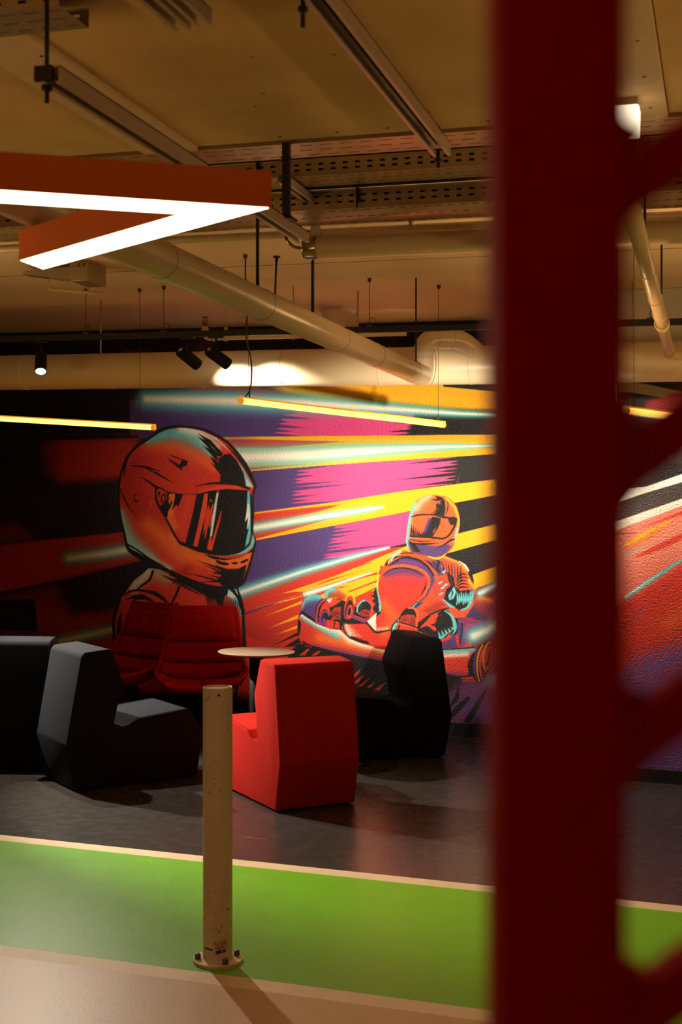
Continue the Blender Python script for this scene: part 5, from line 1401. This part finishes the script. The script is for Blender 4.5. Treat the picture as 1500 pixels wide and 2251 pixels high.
table(-.553, 8.30, .252, .728, 'small round taupe table behind the bright red lounge chair', M_TABLE)
table(-2.40, 9.02, .30, .735, 'dark round table at the left edge behind the lounge chair', mat('dark_red_laminate', (60, 26, 24), .35))

# ---------------------------------------------------------------- upholstered shell chairs


def shell_point(s, k, inner=0.):
    """s 0..1 from the top of the back to the front of the seat, k -1..1 across; local x right, y front, z up"""
    # centre line
    pts = [(-.335, .93), (-.28, .74), (-.225, .56), (-.165, .44), (-.05, .385), (.10, .39), (.235, .42)]
    hw = [.235, .262, .292, .318, .322, .300, .225]
    lift = [.0, .015, .055, .10, .10, .07, .02]        # how far the rim curls forward / up
    x = s * (len(pts) - 1); i = min(int(x), len(pts) - 2); f = x - i
    cr = lambda a: float(np.interp(x, range(len(a)), a))
    P = crom(pts, False, 8); q = s * (len(P) - 1); j = min(int(q), len(P) - 2)
    y, z = P[j] + (P[j + 1] - P[j]) * (q - j)
    t = P[min(j + 1, len(P) - 1)] - P[max(j - 1, 0)]; t = t / np.linalg.norm(t)
    ny, nz = -t[1], t[0]                                # normal towards the sitter
    if ny * 1 + nz * 1 < 0:
        ny, nz = -ny, -nz
    h = cr(hw); L_ = cr(lift)
    c = abs(k) ** 2.4
    off = L_ * c * 1.25 + inner
    return Vector((h * math.sin(k * math.pi / 2 * .92) / math.sin(math.pi / 2 * .92), y + ny * off, z + nz * off))


def shell_chair(x, y, front, label, m_, sc=1.0):
    f = D2(*front).normalized(); rgt = Vector((f.y, -f.x, 0)); o = G(x, y)
    T = lambda p: o + rgt * p.x * sc + f * p.y * sc + UP * p.z * sc
    t = thing('shell_chair', label, 'chair', o, 'upholstered shell chairs')
    NS, NK = 34, 22

    def sheet(s0, s1, k0, k1, inn, back=None, puff=0., crease=False):
        m = MB(); g = []
        for i in range(NS + 1):
            row = []
            for j in range(NK + 1):
                s = s0 + (s1 - s0) * i / NS; k = k0 + (k1 - k0) * j / NK
                e = min(1, 4.5 * min(i / NS, 1 - i / NS), 4.5 * min(j / NK, 1 - j / NK))
                e = math.sqrt(max(e, 0))
                wr = .004 * math.sin(9 * k + 14 * s) * e + .003 * math.sin(17 * k - 9 * s + 1) * e - (.009 * math.exp(-((k - .08 * math.sin(30 * s)) / .07) ** 2) * e if crease else 0)
                row.append(m.b.verts.new(T(shell_point(s, k, inn + puff * e + (wr if puff else 0)))))
            g.append(row)
        for i in range(NS):
            for j in range(NK):
                q = m.b.faces.new((g[i][j], g[i][j + 1], g[i + 1][j + 1], g[i + 1][j])); q.smooth = True
        if back is not None:
            gb = []
            for i in range(NS + 1):
                gb.append([m.b.verts.new(T(shell_point(s0 + (s1 - s0) * i / NS, k0 + (k1 - k0) * j / NK, back))) for j in range(NK + 1)])
            for i in range(NS):
                for j in range(NK):
                    q = m.b.faces.new((gb[i][j], gb[i + 1][j], gb[i + 1][j + 1], gb[i][j + 1])); q.smooth = True
            B = [(0, j) for j in range(NK)] + [(i, NK) for i in range(NS)] + [(NS, NK - j) for j in range(NK)] + [(NS - i, 0) for i in range(NS)]
            for n_ in range(len(B)):
                a_, b_ = B[n_], B[(n_ + 1) % len(B)]
                m.b.faces.new((g[a_[0]][a_[1]], g[b_[0]][b_[1]], gb[b_[0]][b_[1]], gb[a_[0]][a_[1]]))
        return m
    part(sheet(0, 1, -1, 1, 0., -.03), 'shell', m_, t)
    rim = [T(shell_point(0, -1 + 2 * j / 24, -.012)) for j in range(25)] + [T(shell_point(i / 40, 1, -.012)) for i in range(1, 41)] + [T(shell_point(1, 1 - 2 * j / 24, -.012)) for j in range(1, 25)] + [T(shell_point(1 - i / 40, -1, -.012)) for i in range(1, 40)]
    m = MB(); m.tube(rim + [rim[0]], .016 * sc, 10); part(m, 'rim_piping', m_, t, True)
    for s0, s1 in ((.055, .215), (.22, .36), (.365, .53)):
        part(sheet(s0, s1, -.86, .86, .004, .0, .036, True), 'back_pad', m_, t)
    part(sheet(.56, .97, -.84, .0, .004, .0, .034), 'seat_pad', m_, t)
    part(sheet(.56, .97, .0, .84, .004, .0, .034), 'seat_pad', m_, t)
    m = MB(); m.tube([o + UP * .03, T(Vector((0, -.02, .372)))], .035, 16); part(m, 'column', M_BLACK, t, True)
    for a in range(4):
        an = math.radians(45 + 90 * a); dd = rgt * math.cos(an) + f * math.sin(an)
        e = o + dd * .30; e = R(e.x, e.y, .008)
        m = MB(); m.tube([o + UP * .045, e + UP * .006], [.022, .012], 10); part(m, 'foot', M_BLACK, t, True)
    return t


shell_chair(-.99, 8.98, (.06, -1), 'dark red quilted shell chair facing the camera, behind the bollard', M_SHELL)
shell_chair(-1.63, 9.26, (-.66, -.75), 'dark red shell chair turned left, below the painted helmet', M_SHELL)
shell_chair(-2.62, 9.62, (.1, -1), 'black shell chair behind the dark table at the left edge', M_SHELLB, .97)

# ---------------------------------------------------------------- bollard
bx, by = -.456, 4.69
t = thing('bollard', 'scuffed cream steel bollard bolted to the green lane', 'bollard', G(bx, by))
r_ = .0545
m = MB(); m.lathe(G(bx, by, .012), UP, [(r_, 0), (r_, 1.0), (r_ - .0015, 1.002), (r_ - .004, 1.0), (r_ - .004, .996), (0, .997)], 64); split_normals(part(m, 'tube', M_BOLL, t), 30)
m = MB(); m.lathe(G(bx, by, 0), NRM, [(0, 0), (.0915, 0), (.0915, .004), (.089, .0045), (.0915, .006), (.0915, .011), (.0895, .0125), (0, .0125)], 64); split_normals(part(m, 'base_flange', M_BOLL, t), 30)
m = MB(); m.ring(G(bx, by, .0135), UP, r_, .004, 48); part(m, 'weld_bead', M_BOLL, t)
for an in (192, 298, 22, 105):
    q = G(bx + .0735 * math.cos(math.radians(an)), by + .0735 * math.sin(math.radians(an)), .0125)
    m = MB(); m.lathe(q, UP, [(0, 0), (.0125, 0), (.0125, .002), (.011, .003), (.0112, .013), (.009, .019), (.004, .022), (0, .0225)], 16); split_normals(part(m, 'bolt_cap', M_BOLT, t), 35)
yaw = lambda a_, z, rr=r_ + .0007: C3(bx + rr * math.sin(a_), by - rr * math.cos(a_), G(bx, by).z + .012 + z)
m = MB()
for i in range(20):
    a0 = 2 * math.pi * i / 20; a1 = 2 * math.pi * (i + 1) / 20; rr = .0049
    A = .17
    m.face([yaw(A, .978), yaw(A + rr * math.cos(a0) / r_, .978 + rr * math.sin(a0)), yaw(A + rr * math.cos(a1) / r_, .978 + rr * math.sin(a1))])
part(m, 'drill_hole', M_BLACK, t)


def wrap_quad(a0, a1, z0, z1, tilt=0., rr=r_ + .0006, n=8):
    m = MB()
    for i in range(n):
        f0, f1 = a0 + (a1 - a0) * i / n, a0 + (a1 - a0) * (i + 1) / n
        s0, s1 = tilt * (f0 - a0), tilt * (f1 - a0)
        m.face([yaw(f0, z0 + s0, rr), yaw(f1, z0 + s1, rr), yaw(f1, z1 + s1, rr), yaw(f0, z1 + s0, rr)])
    return m


st = part(wrap_quad(-.10, .80, .028, .080, .012, r_ + .0005), 'sticker', M_LABEL, t)
part(wrap_quad(-.17, -.02, .066, .071, .01, r_ + .0009), 'red_mark', M_LABEL_R, st); part(wrap_quad(-.02, .5, .050, .056, .012, r_ + .0009), 'print_line', M_LABEL_R, st)
part(wrap_quad(-.02, .36, .031, .044, .012, r_ + .0009), 'print_block', M_LABEL_K, st); part(wrap_quad(.44, .62, .034, .047, .012, r_ + .0009), 'print_block', M_LABEL_K, st)
part(wrap_quad(-.95, -.25, .046, .053, -.004, r_ + .0006), 'tape_mark', M_LABEL_K, t)
cu = bpy.data.curves.new('lettering', 'FONT'); cu.body = 'LACCERT'; cu.size = .0135; cu.resolution_u = 2
to = bpy.data.objects.new('lettering', cu); COL.objects.link(to)
dg = bpy.context.evaluated_depsgraph_get(); me = bpy.data.meshes.new_from_object(to.evaluated_get(dg)); bpy.data.objects.remove(to)
xs = [v.co.x for v in me.vertices]; x0, x1 = min(xs), max(xs)
for v in me.vertices:
    fx = (v.co.x - x0) / (x1 - x0)
    a_ = .03 + fx * .72
    v.co = yaw(a_, .0625 + v.co.y + .006 * fx, r_ + .0011) - t.location
me.materials.append(M_LABEL_K); lo = bpy.data.objects.new('lettering', me); COL.objects.link(lo); lo.parent = st
# scuff marks
rs = random.Random(3)
sc = MB()
for i in range(34):
    z = rs.choice([rs.uniform(.07, .3), rs.uniform(.07, .22), rs.uniform(.6, .98)]); a_ = rs.uniform(-1.2, 1.1); l = rs.uniform(.003, .010); th = rs.uniform(.0008, .0022); an = rs.uniform(-.9, .9)
    ca, sa = math.cos(an), math.sin(an); q = lambda p, s_: yaw(a_ + (p * ca - s_ * sa) / r_, z + p * sa + s_ * ca, r_ + .0006)
    sc.face([q(-l, 0), q(-l * .2, -th), q(l, 0), q(l * .1, th)])
part(sc, 'scuffs', mat('scuff_brown', (84, 58, 42), .6), t)

# ---------------------------------------------------------------- red lattice post close to the camera
D = .42; Q = D / .585
px2x = lambda x: (x - CX) / FPX * D
px2z = lambda y: HC - (y - CY) / FPX * D
xl, xr = px2x(1098), px2x(1385)
t = thing('lattice_post', 'out-of-focus dark red lattice post filling the right foreground', 'post', G((xl + xr) / 2, D + .03 * Q))
tube_w = xr - xl
zb = G((xl + xr) / 2, D + .03 * Q).z
Xv, Yv = D2(1, 0), D2(0, 1)
sep = .32 * Q
for k_, xc in enumerate(((xl + xr) / 2, (xl + xr) / 2 + sep)):
    m = MB(); m.hexa([C3(xc + a * tube_w / 2, D + .03 * Q + b * tube_w / 2, z) for z in (zb - SL * 0 + .012, zb + 2.94) for a, b in ((-1, -1), (1, -1), (1, 1), (-1, 1))], .004, 3); split_normals(part(m, 'upright', M_POST, t), 40)
    m = MB(); b0 = G(xc, D + .03 * Q); m.box(b0 + NRM * .006, E2S, E1, NRM, .075, .075, .006); part(m, 'foot_plate', M_POST, t)
step = .1345 * Q
zc0 = px2z(1000) - .72 * (px2x(1435) - (xl + xr) / 2)
for i in range(-17, 14):
    z0 = zc0 + i * step; x0 = (xl + xr) / 2 + tube_w * .35; x1 = (xl + xr) / 2 + sep - tube_w * .35
    if z0 < zb + .05 or z0 + .2 > zb + 2.9:
        continue
    a, b = C3(x0, D + .03 * Q, z0 + .72 * tube_w * .35), C3(x1, D + .03 * Q, z0 + .72 * (x1 - (xl + xr) / 2))
    d_ = (b - a).normalized()
    m = MB(); m.box((a + b) / 2, d_, Yv, d_.cross(Yv), (b - a).length / 2, .0115 * Q, .0125 * Q, .002); part(m, 'diagonal_brace', M_POST, t)
    m = MB()
    for sgn in (1, -1):      # weld fillets rounding the corners
        c = a + d_ * .012 * Q
        m.prism([C3(xr - .002 * Q, D + .0185 * Q, c.z + sgn * .014 * Q), C3(xr - .002 * Q, D + .0185 * Q, c.z + (sgn * .03 + .006) * Q), C3(xr + .014 * Q, D + .0185 * Q, c.z + (sgn * .016 + .012) * Q)], Yv * .023 * Q)
    part(m, 'gusset', M_POST, t)

# ---------------------------------------------------------------- unseen troughs added to light the ceiling
M_FILL = mat('fill_opal_tube', (240, 220, 180), .5, 0, .3, (1., .64, .30), FILL_LIT)
for (uu, v0, v1, ww, lab) in FILL_LAMPS:
    cw = BW if v1 < BV else HCE
    t = thing('fill_uplight', lab, 'lamp', R(uu, (v0 + v1) / 2, ww))
    m = MB(); m.tube([R(uu, v0, ww), R(uu, v1, ww)], .03, 24); part(m, 'opal_tube', M_FILL, t, True)
    m = MB(); m.rbox(uu - .11, uu + .11, v0 - .06, v1 + .06, ww - .06, ww - .05); m.rbox(uu - .11, uu - .10, v0 - .06, v1 + .06, ww - .06, ww + .012); m.rbox(uu + .10, uu + .11, v0 - .06, v1 + .06, ww - .06, ww + .012)
    m.rbox(uu - .11, uu + .11, v0 - .06, v0 - .05, ww - .06, ww + .012); m.rbox(uu - .11, uu + .11, v1 + .05, v1 + .06, ww - .06, ww + .012); part(m, 'trough', M_BLACK, t)
    for vv in (v0, v1):
        m = MB(); m.tube([R(uu - .105, vv, ww + .01), R(uu - .105, vv, cw)], .005, 8); part(m, 'hanger_rod', M_ROD, t)
